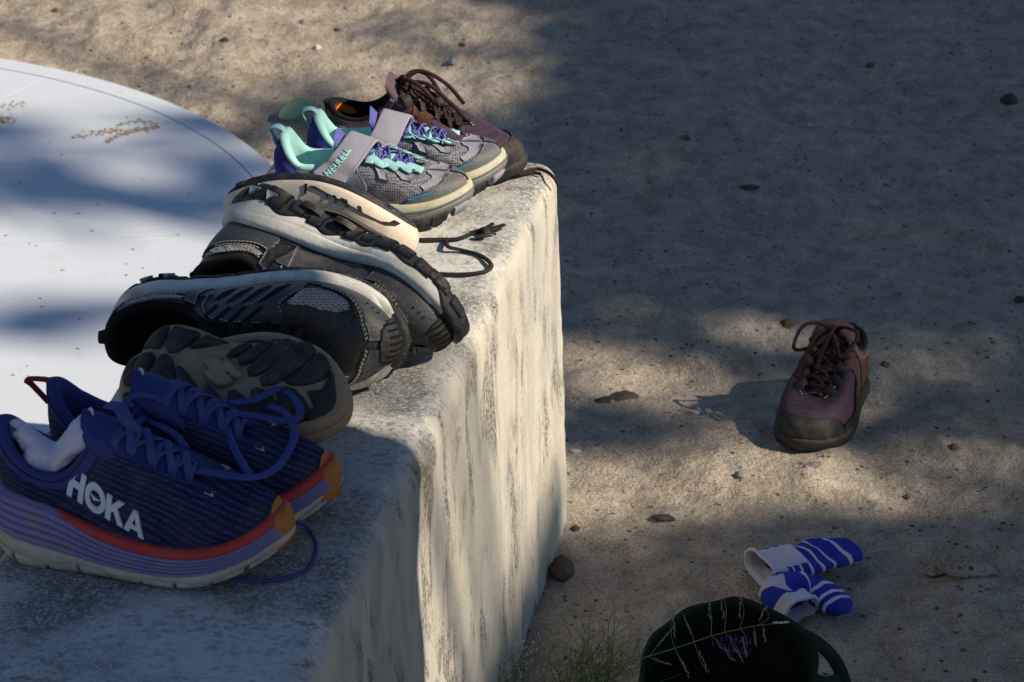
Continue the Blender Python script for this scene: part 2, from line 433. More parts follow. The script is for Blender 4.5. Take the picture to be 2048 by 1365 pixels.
def canopy_tree():  # unseen tree; leaves are set only where shade is wanted on the ground
    rnd = random.Random(11); base = Vector((9.6, 1.2, 0)); root = empty('shade_tree', base)
    mb = MB(); made = 0
    for _ in range(26000):
        x = rnd.uniform(-2.6, 2.4); y = rnd.uniform(2.3, 8.2)
        if rnd.random() > -math.log(max(.004, lit(x, y))) / 5.5: continue
        t = rnd.uniform(9.0, 13.0); c = Vector((x, y, 0)) + S3 * t
        leaf(mb, c - base, rnd, rnd.uniform(.15, .24)); made += 1
    mb.build('crown', M_LEAF, root)
    mb = MB(); hub = Vector((8.7, .9, 4.6)) - base
    sweep(mb, cr([(0, 0, -.2), (-.05, 0, 1.2), (.1, .1, 2.6), tuple(hub)], 5), .26, .26, (1, 0, 0), 12, lambda t: 1.25 - .5 * t)
    for _ in range(26):
        v = mb.v[0]; x = rnd.uniform(-2, 2); y = rnd.uniform(2.6, 7.5)
        if lit(x, y) > .25: continue
        e = Vector((x, y, 0)) + S3 * rnd.uniform(10, 12.4) - base
        m = (hub + e) * .5 + Vector((0, 0, .35))
        if lit(*((m + base) - S3 * ((m + base).z / S3.z)).xy) > .5: continue
        sweep(mb, cr([tuple(hub), tuple(m), tuple(e)], 5), .05, .05, (1, 0, 0), 6, lambda t: 1 - .8 * t)
    mb.build('trunk', M_BARK, root)
    tag(root, 'unseen leafy tree off to the right, its crown shaped to dapple the sand', 'tree')
canopy_tree()

# ------------------------------------------------------------------ shoe generator
MED = [(0, 0), (.012, .12), (.05, .25), (.12, .315), (.22, .325), (.34, .285), (.46, .275), (.58, .34), (.69, .425), (.78, .44), (.87, .375), (.94, .255), (.985, .12)]
LAT = [(1.0, -.005), (.985, -.13), (.94, -.265), (.87, -.385), (.78, -.465), (.68, -.495), (.57, -.475), (.45, -.425), (.33, -.375), (.22, -.35), (.12, -.325), (.05, -.25), (.012, -.12)]
def poly2(pts):
    bm = bmesh.new(); vs = [bm.verts.new((p[0], p[1], 0)) for p in pts]
    f = bm.faces.new(vs); f.normal_update(); bmesh.ops.triangulate(bm, faces=bm.faces[:], ngon_method='EAR_CLIP'); return bm
def text2(s, size, bold=0.0, shear=0.0):
    cu = bpy.data.curves.new('t', 'FONT'); cu.body = s; cu.size = size; cu.offset = bold; cu.shear = shear
    cu.align_x = 'CENTER'; cu.align_y = 'CENTER'; cu.resolution_u = 3
    ob = bpy.data.objects.new('t', cu); COL.objects.link(ob)
    dg = bpy.context.evaluated_depsgraph_get(); me = ob.evaluated_get(dg).to_mesh()
    bm = bmesh.new(); bm.from_mesh(me); bmesh.ops.triangulate(bm, faces=bm.faces[:])
    bpy.data.objects.remove(ob); return bm
def stroke(pts, wd):
    """outline polygon of a polyline with a width (or widths)"""
    P = np.array(pts, float); T = np.gradient(P, axis=0); T /= np.linalg.norm(T, axis=1)[:, None]
    N = np.stack([-T[:, 1], T[:, 0]], 1); W = np.broadcast_to(np.asarray(wd, float), (len(P),))[:, None] * .5
    return [tuple(p) for p in P + N * W] + [tuple(p) for p in (P - N * W)[::-1]]

class Shoe:
    def __init__(s, name, label, L, W, m=1, cat='shoe', group=None, inner=None, feather=None, ts=.02, heelbev=.008, upin=.004, c1=.75, cv=.4, bulge=.006, ts0=.66, hl=.12):
        s.ts0, s.hl = ts0, hl
        s.L, s.W, s.m, s.ts, s.hb, s.upin, s.c1, s.cv, s.bulge = L, W, m, ts, heelbev, upin, c1, cv, bulge
        s.root = empty(name); tag(s.root, label, cat, group)
        pts = [(x * L, y * W * m) for x, y in MED + LAT]
        d = [0]; n = len(pts); nm = len(MED)
        for i in range(n): a, b = pts[i], pts[(i + 1) % n]; d.append(d[-1] + math.dist(a, b))
        tm = d[nm]; keys = []
        for i in range(n):
            p = d[i] / tm if i <= nm else 1 + (d[i] - tm) / (d[n] - tm)
            keys.append((p, pts[i][0], pts[i][1]))
        s.ok = keys
        ik = [(q, x * L, y * W * m, z) for q, x, y, z in inner]
        s.ik = ik + [(2 - q, x, -y, z) for q, x, y, z in ik[-2:0:-1]]
        s.fk = feather; s.cut = []
    def zb(s, x):
        t = np.clip((x / s.L - s.ts0) / (1 - s.ts0), 0, 1); h = np.clip((s.hl - x / s.L) / s.hl, 0, 1)
        return s.ts * t ** 1.8 + s.hb * h ** 2
    def zt(s, x): return herm(s.fk, np.clip(x / s.L, 0, 1))[..., 0]
    def out(s, p, off=0.0):
        p = np.asarray(p, float); a = hermc(s.ok, p); e = 1e-3
        t = hermc(s.ok, p + e) - hermc(s.ok, p - e); t /= np.linalg.norm(t, axis=-1)[..., None] + 1e-12
        n = np.stack([-t[..., 1], t[..., 0]], -1) * s.m
        return a + n * np.asarray(off)[..., None] if np.ndim(off) else a + n * off
    def inn(s, p): return hermc(s.ik, p)
    def surf(s, p, v):
        p, v = np.broadcast_arrays(np.asarray(p, float), np.asarray(v, float))
        o = s.out(p, -s.upin); x = np.clip(o[..., 0], 0, s.L)
        P0 = np.concatenate([o, (s.zt(x) - .004)[..., None]], -1); P3 = s.inn(p)
        q = 1 - np.abs(1 - np.mod(p, 2.0))
        dz = (P3[..., 2] - P0[..., 2]); hv = P0 - P3; hv[..., 2] = 0
        wv = smooth01((q - .35) / .3)
        cv = s.cv * (1 - wv) + .06 * wv
        n = s.out(p, .01) - s.out(p, 0); n = np.concatenate([n / .01, 0 * n[..., :1]], -1)
        P1 = P0 + n * s.bulge; P1[..., 2] += s.c1 * np.maximum(dz, .02)
        P2 = P3 + hv * (.55 * wv + .30 * (1 - wv))[..., None]; P2[..., 2] -= cv * dz
        t = v[..., None]
        return P0 * (1 - t) ** 3 + P1 * 3 * t * (1 - t) ** 2 + P2 * 3 * t * t * (1 - t) + P3 * t ** 3
    def pn(s, p, v):
        p, v = np.broadcast_arrays(np.asarray(p, float), np.asarray(v, float))
        e = 4e-3; v0 = np.clip(v - e, 0, 1); v1 = np.clip(v + e, 0, 1)
        a = s.surf(p + e, v) - s.surf(p - e, v); b = s.surf(p, v1) - s.surf(p, v0)
        n = np.cross(b, a) * s.m; n /= np.linalg.norm(n, axis=-1)[..., None] + 1e-12
        return s.surf(p, v), n
    # ---- parts
    def upper(s, mat, name='upper', N=120, M=18):
        p = np.arange(N) * 2.0 / N; v = np.linspace(0, 1, M)
        G = s.surf(p[:, None], v[None, :])
        for i in range(N):                                # gentle creases and sag
            for j in range(M):
                c = Vector(G[i, j]); k = math.sin(math.pi * v[j])
                G[i, j] += np.array([0, 0, 1]) * mnoise.noise(c * 55) * .0014 * k
        mb = MB(); mb.grid(G, cu=True); s.up = mb.build(name, mat, s.root); return s.up
    def lining(s, mat, insole=None, thick=.006, N=96, fl=.010):
        p = np.arange(N) * 2.0 / N; I = s.inn(p); O = s.out(p, -s.upin - .006)
        q = 1 - np.abs(1 - p); k = (1 - smooth01((q - .42) / .12))[:, None]
        th = thick * k + .0012 * (1 - k)
        C = np.array([s.L * .3, 0, 0]); cx = np.clip(I[:, 0], s.L * .16, s.L * .62)
        inw = np.stack([cx - I[:, 0], -I[:, 1], 0 * cx], 1); inw /= np.linalg.norm(inw, axis=1)[:, None] + 1e-9
        up = np.array([0, 0, 1.0]); fz = s.zt(np.clip(O[:, 0], 0, s.L)) - fl
        rows = [I, I + up * th * .45 - inw * th * .1, I + up * th * .62 + inw * th * .5, I + up * th * .3 + inw * th, I - up * th * .9 + inw * th * 1.05]
        B = np.concatenate([O, fz[:, None]], 1); B[:, 0] = np.minimum(B[:, 0], s.L * .93)
        last = rows[-1]
        for t in (.35, .7, 1.0): rows.append(last * (1 - t) + B * t)
        mb = MB(); mb.grid(np.stack(rows, 1), cu=True); o = mb.build('lining', mat, s.root)
        mb = MB(); h = N // 2; mb.grid([[B[i] + up * .001, (B[i] + B[(N - i) % N]) / 2 + up * .002, B[(N - i) % N] + up * .001] for i in range(h + 1)])
        mb.build('insole', insole or mat, s.root); return o
    def band(s, name, mat, t0, t1, o0=.0, o1=.0, p0=None, p1=None, bul=.002, rows=5, N=120, parent=None, fo=None, lip=.006):
        full = p0 is None
        p = np.arange(N) * 2.0 / N if full else np.linspace(p0, p1, N)
        x = np.clip(s.out(p)[:, 0], 0, s.L); zb, zt = s.zb(x), s.zt(x)
        f = lambda t: t(x / s.L) if callable(t) else np.full_like(x, t)
        a, b = f(t0), f(t1); b = np.maximum(b, a + .004); G = []
        prof = [(-.0, -lip)] + [(k / (rows - 1), None) for k in range(rows)] + [(1.0, -lip)]
        for k, l in prof:
            t = a + (b - a) * k; off = o0 + (o1 - o0) * k + bul * 4 * k * (1 - k)
            if fo is not None: off = off + fo(p, x / s.L)
            if l is not None: off = off + l
            xy = s.out(p, np.broadcast_to(off, p.shape)); G.append(np.concatenate([xy, (zb + (zt - zb) * t)[:, None]], 1))
        G = np.stack(G, 1); mb = MB(); mb.grid(G, cu=full)
        if not full:
            k = G.shape[1]; mb.f += [tuple(range(k)), tuple((N - 1) * k + j for j in range(k))]
        return mb.build(name, mat, parent or s.root)
    def bottom(s, mat, off=0.0, dz=0.001, name='outsole_base', N=60, arch=.0):
        p = np.linspace(0, 1, N); a = s.out(p, off); b = s.out(2 - p, off); G = []
        for k in np.linspace(0, 1, 7):
            c = a * (1 - k) + b * k; x = np.clip(c[:, 0], 0, s.L)
            z = s.zb(x) + dz + arch * math.sin(math.pi * k) * np.exp(-((x / s.L - .42) / .13) ** 2)
            G.append(np.concatenate([c, z[:, None]], 1))
        mb = MB(); mb.grid(np.stack(G, 1)); return mb.build(name, mat, s.root)
    def lug(s, mat, poly, h=.004, inset=.0014, name='lug', parent=None, dz=0.001, round_=2, shrink=1.0):
        """rubber lug on the sole; poly in fractions of length and width"""
        cx, cy = sum(p[0] for p in poly) / len(poly), sum(p[1] for p in poly) / len(poly); poly = [(cx + (x - cx) * shrink, cy + (y - cy) * shrink) for x, y in poly]
        P = cr([(x * s.L, y * s.W * s.m, 0) for x, y in poly], round_, True)[:, :2] if round_ else np.array([(x * s.L, y * s.W * s.m) for x, y in poly])
        c = P.mean(0); d = P - c; r = np.linalg.norm(d, axis=1)[:, None] + 1e-9; Q = c + d * np.maximum(0, 1 - inset / r)
        z = lambda A: s.zb(np.clip(A[:, 0], 0, s.L)) + dz
        A = np.column_stack([P, z(P) + .0015]); A2 = np.column_stack([P, z(P) - h * .72]); B = np.column_stack([Q, z(Q) - h])
        n = len(P); mb = MB(); mb.grid(np.stack([A, A2, B], 1), cu=True)
        mb.v.append((c[0], c[1], float(z(np.array([c]))[0]) - h)); k = len(mb.v) - 1
        for i in range(n): mb.f.append((i * 3 + 2, ((i + 1) % n) * 3 + 2, k))
        return mb.build(name, mat, parent or s.root)
    def patch(s, name, bm, f, off, mat, parent=None, ml=.006, rim=.0006):
        """lay a flat shape (bmesh in two coordinates) on a surface f(a, b) -> points, normals, with a rim"""
        pos = lambda: f(np.array([v.co.x for v in bm.verts]), np.array([v.co.y for v in bm.verts]))[0]
        for _ in range(6):
            P = pos(); bm.verts.index_update()
            ed = [e for e in bm.edges if np.linalg.norm(P[e.verts[0].index] - P[e.verts[1].index]) > ml]
            if not ed: break
            bmesh.ops.subdivide_edges(bm, edges=ed, cuts=1); bmesh.ops.triangulate(bm, faces=bm.faces[:])
        bm.verts.index_update()
        P, N = f(np.array([v.co.x for v in bm.verts]), np.array([v.co.y for v in bm.verts]))
        be = [e for e in bm.edges if len(e.link_faces) == 1]
        V = [tuple(x) for x in P + N * off]; Fs = [tuple(v.index for v in fc.verts) for fc in bm.faces]; mp = {}
        for e in be:
            for v in e.verts:
                if v.index not in mp: mp[v.index] = len(V); V.append(tuple(P[v.index] - N[v.index] * rim))
            a, b = e.verts[0].index, e.verts[1].index; Fs.append((a, b, mp[b], mp[a]))
        bm.free(); return obj(name, V, Fs, mat, parent or s.root)
    def side(s, sd):
        return (lambda q, v: s.pn(np.asarray(q), np.clip(v, 0, 1))) if sd > 0 else (lambda q, v: s.pn(2 - np.asarray(q), np.clip(v, 0, 1)))
    def overlay(s, name, poly, mat, off=.0014, sides=(1, -1), **kw):
        return [s.patch(name, poly2(poly), s.side(sd), off, mat, **kw) for sd in sides]
    def wrap(s, name, poly, mat, off=.0014, **kw):
        return s.patch(name, poly2(poly), lambda p, v: s.pn(p, np.clip(v, 0, 1)), off, mat, **kw)
    def stitch(s, lines, mat, off=.0022, wd=.0009, dash=.0026, gap=.0016, sides=(1, -1)):
        mb = MB()
        for ln in lines:
            C = cr([(a, b, 0) for a, b in ln], 24)[:, :2]
            for sd in sides:
                P, N = s.side(sd)(C[:, 0], C[:, 1]); dd = np.r_[0, np.cumsum(np.linalg.norm(np.diff(P, axis=0), axis=1))]
                t = 0
                while t + dash < dd[-1]:
                    g = lambda u: np.array([np.interp(u, dd, P[:, k]) for k in range(3)]); n = np.array([np.interp(t, dd, N[:, k]) for k in range(3)])
                    a, b = g(t), g(t + dash); sdv = np.cross(b - a, n); sdv = sdv / (np.linalg.norm(sdv) + 1e-12) * wd * .5
                    a = a + n * off; b = b + n * off; lo = -n * .001
                    mb.add([a - sdv, a + sdv, b + sdv, b - sdv, a - sdv + lo, a + sdv + lo, b + sdv + lo, b - sdv + lo], [(0, 1, 2, 3), (0, 4, 5, 1), (1, 5, 6, 2), (2, 6, 7, 3), (3, 7, 4, 0)])
                    t += dash + gap
        return tag(mb.build('stitching', mat, s.root, False), kind='stuff')
    def mid(s, q, lift=0.0):
        a = s.inn(np.array([q]))[0]; b = s.inn(np.array([2 - q]))[0]; c = (a + b) / 2; c[2] += lift; return c
    def tongue(s, mat, top=(.33, .118), wd=.034, q0=.97, crown=.006, sink=.003, thick=.005, name='tongue', qt=.5, tip=.5):
        path = [s.mid(q, -sink) for q in np.linspace(q0, qt, 7)] + [np.array([top[0] * s.L, 0, top[1]])]
        C = cr(path, 5); n = len(C); G = []; B = []
        for i in range(n):
            w_ = wd * (.62 + .38 * smooth01(i / n * 1.6)); endr = 1 - tip * max(0, (i / (n - 1) - .80) / .20) ** 2.5
            row = []; rb = []
            for k in np.linspace(-1, 1, 9):
                z = crown * (1 - k * k) - .001
                row.append(C[i] + np.array([0, k * w_ * .5 * endr, z])); rb.append(row[-1] - np.array([-.002, 0, thick]))
            G.append(row + rb[::-1])
        mb = MB(); mb.grid(G, cv=True); k = 18; mb.f += [tuple((n - 1) * k + j for j in range(k))]
        return mb.build(name, mat, s.root)
    def lacing(s, mat, qs, rw=.0034, rt=.0011, lift=.006, inset=.94, style='x', name='laces', extra=(), vin=.93, up=None):
        mb = MB()
        E = [[s.pn(np.array([q]), np.array([vin]))[0][0] + s.pn(np.array([q]), np.array([vin]))[1][0] * .002,
              s.pn(np.array([2 - q]), np.array([vin]))[0][0] + s.pn(np.array([2 - q]), np.array([vin]))[1][0] * .002] for q in qs]
        for i in range(len(qs)):
            a, b = E[i]
            if style == 'bar' or i == 0:
                m = (a + b) / 2; m[2] += lift; sweep(mb, cr([a - [0, 0, .002], a * .7 + m * .3 + [0, 0, lift * .5], m, b * .7 + m * .3 + [0, 0, lift * .5], b - [0, 0, .002]], 5), rw, rt)
            if i + 1 < len(qs) and style in ('x', 'bar'):
                for k in (0, 1):
                    a = E[i][k]; b = E[i + 1][1 - k]; m = (a + b) / 2; m[2] += lift * (1.25 + .4 * k)
                    sweep(mb, cr([a - [0, 0, .002], a * .72 + m * .28 + [0, 0, lift * .55], m, b * .72 + m * .28 + [0, 0, lift * .55], b - [0, 0, .002]], 5), rw, rt)
        for pts, w_, t_ in extra: sweep(mb, cr(pts, 7), w_, t_)
        return mb.build(name, mat, s.root)
    def pull(s, mat, h=.022, wd=.010, back=.012, z0=None, name='pull_loop'):
        c = s.inn(np.array([0.0]))[0]; z = c[2] if z0 is None else z0; mb = MB()
        sweep(mb, cr([(c[0] - .001, 0, z - .018), (c[0] - back * .75, 0, z - .002), (c[0] - back, 0, z + h * .7), (c[0] - back * .3, 0, z + h), (c[0] + .004, 0, z + h * .5), (c[0] + .005, 0, z - .006)], 6), wd * .5, .0011, (1, 0, .1), 8)
        return mb.build(name, mat, s.root)
    def place(s, loc, yaw, roll=0.0, pitch=0.0, z=TOPZ, sink=.001, anchor=(0, 0, 0)):
        """turn about the long axis, tip, turn on the spot, then set it down on the level z"""
        Rm = Matrix.Rotation(R(yaw), 4, 'Z') @ Matrix.Rotation(R(-pitch), 4, 'Y') @ Matrix.Rotation(R(roll), 4, 'X')
        mn = min((Rm @ v.co).z for o in s.root.children for v in o.data.vertices)
        a = Rm @ Vector(anchor)
        s.root.matrix_world = Matrix.Translation((loc[0] - a.x, loc[1] - a.y, z - mn - sink)) @ Rm
        s.mw = s.root.matrix_world.copy()
        return s
    def fit(s, x0=None, x1=None, y0=None, y1=None):
        """slide the shoe on its level until its outline meets the measured place"""
        pts = [v.co.copy() for o in s.root.children if o.name.split('.')[0] not in ('loose_lace',) for v in o.data.vertices]
        for _ in range(8):
            Q = np.array([pix(s.mw @ v) for v in pts]); bx = (Q[:, 0].min(), Q[:, 0].max(), Q[:, 1].min(), Q[:, 1].max())
            dx = (x0 - bx[0]) if x0 is not None else (x1 - bx[1]); dy = (y0 - bx[2]) if y0 is not None else (y1 - bx[3])
            if x0 is not None and x1 is not None: dx = ((x0 - bx[0]) + (x1 - bx[1])) / 2
            c = s.mw.translation; a, b = pix(c); n = at(a + dx, b + dy, c.z)
            s.mw = Matrix.Translation(n - c) @ s.mw; s.root.matrix_world = s.mw
        print('FIT', s.root.name, [round(v) for v in bx], 'want', x0, x1, y0, y1)
        return s
    def world_part(s, mb, name, mat, smooth=True):
        inv = s.mw.inverted(); o = obj(name, [inv @ Vector(v) for v in mb.v], mb.f, mat, s.root, smooth); return o
# ------------------------------------------------------------------ shoe materials
M = {}
M['navy_knit'] = mat_cloth('navy_knit', (.007, .011, .040), .8, .3, .10, 36, .7, 'knit', (.048, .074, .20))
M['blue_cloth'] = mat_cloth('blue_cloth', (.028, .045, .18), .75, .2, .06)
M['blue_lace'] = mat_cloth('blue_lace', (.050, .075, .24), .8, .25, .06)
M['lilac_foam'] = mat_hide('lilac_foam', (.21, .17, .35), .75, .75, .2, 300, .2)
M['red_foam'] = mat_hide('red_foam', (.46, .050, .042), .7, .18, .2, 300, .2)
M['dirty_white'] = mat_hide('dirty_white_foam', (.50, .45, .38), .85, .75, .4, 200, .15)
M['orange_rubber'] = mat_hide('orange_rubber', (.42, .125, .016), .6, .4, .3, 260, .3)
M['white_print'] = mat_flat('white_print', (.62, .66, .74), .5)
M['red_web'] = mat_cloth('red_webbing', (.33, .02, .025))
M['black_rubber'] = mat_hide('black_rubber', (.022, .022, .024), .62, .28, .35, 300, .35)
M['black_leather'] = mat_hide('black_leather', (.013, .013, .014), .42, .20, .5, 620, .5)
M['grey_leather'] = mat_hide('grey_leather', (.050, .053, .060), .5, .26, .35, 560, .4)
M['black_cloth'] = mat_cloth('black_cloth', (.012, .012, .013), .9, .4, .14)
M['black_hole'] = mat_cloth('black_lining', (.009, .009, .010), .95, .3, .04)
M['grey_mesh'] = mat_cloth('pale_grey_mesh', (.50, .47, .42), .8, .2, .25, 430, .5, 'mesh', (.06, .055, .05))
M['white_eva'] = mat_hide('white_midsole', (.66, .64, .58), .6, .75, .25, 180, .3)
M['stitch'] = mat_flat('pale_stitch', (.40, .38, .34), .8)
M['silver'] = mat_hide('silver_plug', (.48, .48, .50), .45, .3, .2, 200, .5)
M['tan_rubber'] = mat_hide('tan_rubber', (.34, .25, .165), .85, .6, .3, 240, .2)
M['char_rubber'] = mat_hide('charcoal_lug_rubber', (.026, .027, .031), .7, .22, .4, 260, .3)
M['cream_eva'] = mat_hide('cream_midsole', (.68, .58, .47), .6, .30, .2, 180, .3)
M['black_gloss'] = mat_hide('black_glossy_film', (.012, .012, .012), .28, .10, .2, 500, .5)
M['black_knit'] = mat_cloth('black_ribbed_knit', (.010, .010, .011), .85, .3, .08, 130, .6, 'rib', (.03, .03, .03))
M['azure'] = mat_flat('azure_print', (.02, .27, .50), .45)
M['lime'] = mat_flat('lime_print', (.36, .72, .16), .5)
M['indigo'] = mat_cloth('indigo_mesh', (.035, .028, .20), .75, .35, .06, 800)
M['mint'] = mat_cloth('mint_lining', (.40, .72, .68), .85, .18, .10, 600)
M['mint_web'] = mat_cloth('mint_webbing', (.30, .58, .58), .8, .25, .06, 900)
M['violet'] = mat_cloth('violet_mesh', (.11, .11, .36), .8, .35, .05, 480, .4)
M['lilac_grey'] = mat_hide('lilac_grey_leather', (.27, .265, .32), .7, .28, .2, 500, .25)
M['check_mesh'] = mat_cloth('grey_check_mesh', (.24, .24, .26), .8, .3, .1, 380, .5, 'mesh', (.035, .035, .045))
M['ash_rubber'] = mat_hide('ash_toe_rubber', (.115, .118, .122), .6, .30, .3, 300, .3)
M['pale_stripe'] = mat_hide('pale_yellow_stripe', (.52, .50, .36), .7, .4, .2, 200, .2)
M['plum_mesh'] = mat_cloth('plum_mesh', (.068, .040, .070), .8, .35, .10, 520, .5, 'mesh', (.03, .014, .028))
M['plum_cloth'] = mat_cloth('plum_cloth', (.10, .062, .082), .85, .3, .12)
M['cocoa'] = mat_hide('cocoa_suede', (.085, .036, .026), .85, .20, .2, 500, .15)
M['maroon_lace'] = mat_cloth('speckled_maroon_lace', (.035, .014, .016), .85, .7, .05, 260, .6)
M['soot_rubber'] = mat_hide('soot_rubber', (.016, .016, .016), .7, .18, .3, 320, .3)
M['orange_cloth'] = mat_cloth('orange_insole', (.85, .22, .02), .85, .2, .08)
M['steel'] = mat_flat('steel_rivet', (.5, .5, .52), .25, .8); M['steel'].node_tree.nodes['Principled BSDF'].inputs['Metallic'].default_value = .9
M['sock_white'] = mat_cloth('lilac_white_terry', (.60, .58, .68), .95, .2, .08, 700, .6)
M['sock_blue'] = mat_cloth('royal_blue_knit', (.016, .032, .36), .9, .3, .05, 700, .5)

LOW = [(0, .030, 0, .100), (.07, .045, .17, .097), (.17, .12, .27, .084), (.27, .215, .30, .072), (.36, .30, .275, .080), (.44, .355, .22, .096),
       (.50, .395, .19, .104), (.60, .465, .18, .097), (.72, .56, .165, .085), (.85, .65, .115, .074), (.94, .675, .06, .0715), (1, .682, 0, .071)]
def scaled(keys, fz, dx=0): return [(q, x + dx, y, z * fz) for q, x, y, z in keys]

# ------------------------------------------------------------------ navy running shoe
def runner(m, label):
    keys = [(0, .012, 0, .116), (.06, .030, .15, .110), (.15, .10, .275, .092), (.24, .19, .30, .080), (.33, .275, .285, .082), (.42, .345, .225, .103),
            (.49, .385, .19, .117), (.58, .445, .18, .111), (.72, .56, .165, .095), (.85, .65, .115, .082), (.94, .68, .06, .078), (1, .69, 0, .077)]
    fe = [(0, .064), (.12, .061), (.25, .053), (.38, .042), (.52, .036), (.68, .034), (.82, .038), (.93, .049), (1, .060)]
    s = Shoe('running_shoe', label, .258, .106, m, inner=keys, feather=fe, ts=.028, heelbev=.016, upin=.005, c1=.70, group='navy running shoes')
    s.upper(M['navy_knit']); s.lining(M['blue_cloth'], thick=.010); s.bottom(M['dirty_white'], -.006)
    ridge = lambda x: np.where(x < .2, 1.0, 1.0 - .19 * smooth01((x - .2) / .3))
    early = lambda p, x: -.010 * (1 - smooth01((x - .20) / .10))
    nose = lambda p, x: -.0012 * smooth01((x - .90) / .06)
    early2 = lambda p, x: early(p, x) + nose(p, x)
    scal = lambda p, x: .0022 * np.sign(np.sin(p * 26)) * np.abs(np.sin(p * 26)) ** .4
    s.band('outsole', M['dirty_white'], 0.0, lambda x: .37 + .05 * np.cos(x * 7), .000, .007, bul=.003, fo=lambda p, x: scal(p, x) + nose(p, x))
    for sd in (0, 1):
        for k in range(9):
            a = .05 + k * .10; pp = (a, a + .085) if sd == 0 else (2 - a - .085, 2 - a)
            s.band('outsole_lug', M['dirty_white'], -.09, .16, -.001, .0062, pp[0], pp[1], bul=.002, rows=4, N=9)
    lo = lambda x: .37 + .05 * np.cos(x * 7)
    for k in range(5):
        a = lambda x, k=k: lo(x) + (ridge(x) - lo(x)) * (k / 5.0 + .012); b = lambda x, k=k: lo(x) + (ridge(x) - lo(x)) * ((k + 1) / 5.0 - .012)
        s.band('midsole_ridge', M['lilac_foam'] if k else M['lilac_foam'], a, b, .0075 - .0008 * k, .0070 - .0008 * k, bul=.0014, rows=4, fo=nose)
    s.band('midsole_core', M['lilac_foam'], lambda x: lo(x), lambda x: ridge(x) + .02, .0045, .0012, bul=0)
    s.band('red_midsole', M['red_foam'], lambda x: ridge(x), 1.03, .0034, .0008, bul=.0012, fo=early2)
    s.band('toe_cap', M['orange_rubber'], .02, 1.02, .0066, .0020, .925, 1.075, bul=.0030, N=40, rows=10, fo=lambda p, x: -.0042 * (np.abs(p - 1) / .075) ** 4)
    s.wrap('toe_cap_tip', [(.928, 0), (.965, .0), (1.0, 0), (1.035, 0), (1.072, 0), (1.068, .10), (1.05, .19), (1.03, .25), (1.0, .27), (.97, .25), (.95, .19), (.932, .10)], M['orange_rubber'], .0020)
    for sd in (1, -1):
        s.overlay('ankle_panel', [(.02, .84), (.12, .78), (.24, .77), (.34, .78), (.42, .80), (.47, .84), (.47, .99), (.33, .985), (.2, .985), (.02, .985)], M['blue_cloth'], .0012, (sd,))
        s.overlay('eyestay', [(.47, .82), (.62, .80), (.78, .78), (.88, .80), (.88, .98), (.7, .985), (.47, .985)], M['blue_cloth'], .0011, (sd,))
    s.tongue(M['blue_cloth'], (.315, .122), .056, crown=.014, thick=.012)
    s.lacing(M['blue_lace'], [.86, .78, .70, .62, .55], .0036, .0009, .007, style='bar')
    # bird mark by the toe and on the tongue
    for sd in (1, -1):
        f = s.side(sd)
        s.patch('bird_mark', poly2([(.815, .66), (.835, .60), (.86, .70), (.838, .625), (.815, .645)][::-1]), f, .0016, M['white_print'])
    c = s.mid(.5); mb = MB()
    tt = lambda a, b: (np.stack([.345 * s.L - a * .7, b, .1345 + a * .4 + 0 * b], -1), np.broadcast_to(np.array([.5, 0, .86]), a.shape + (3,)))
    s.patch('tongue_mark', poly2([(-.004, -.006), (.001, -.001), (.004, -.002), (.003, .002), (-.001, .001)]), tt, .001, M['white_print'])
    s.pull(M['red_web'], .004, .011, .020)
    return s
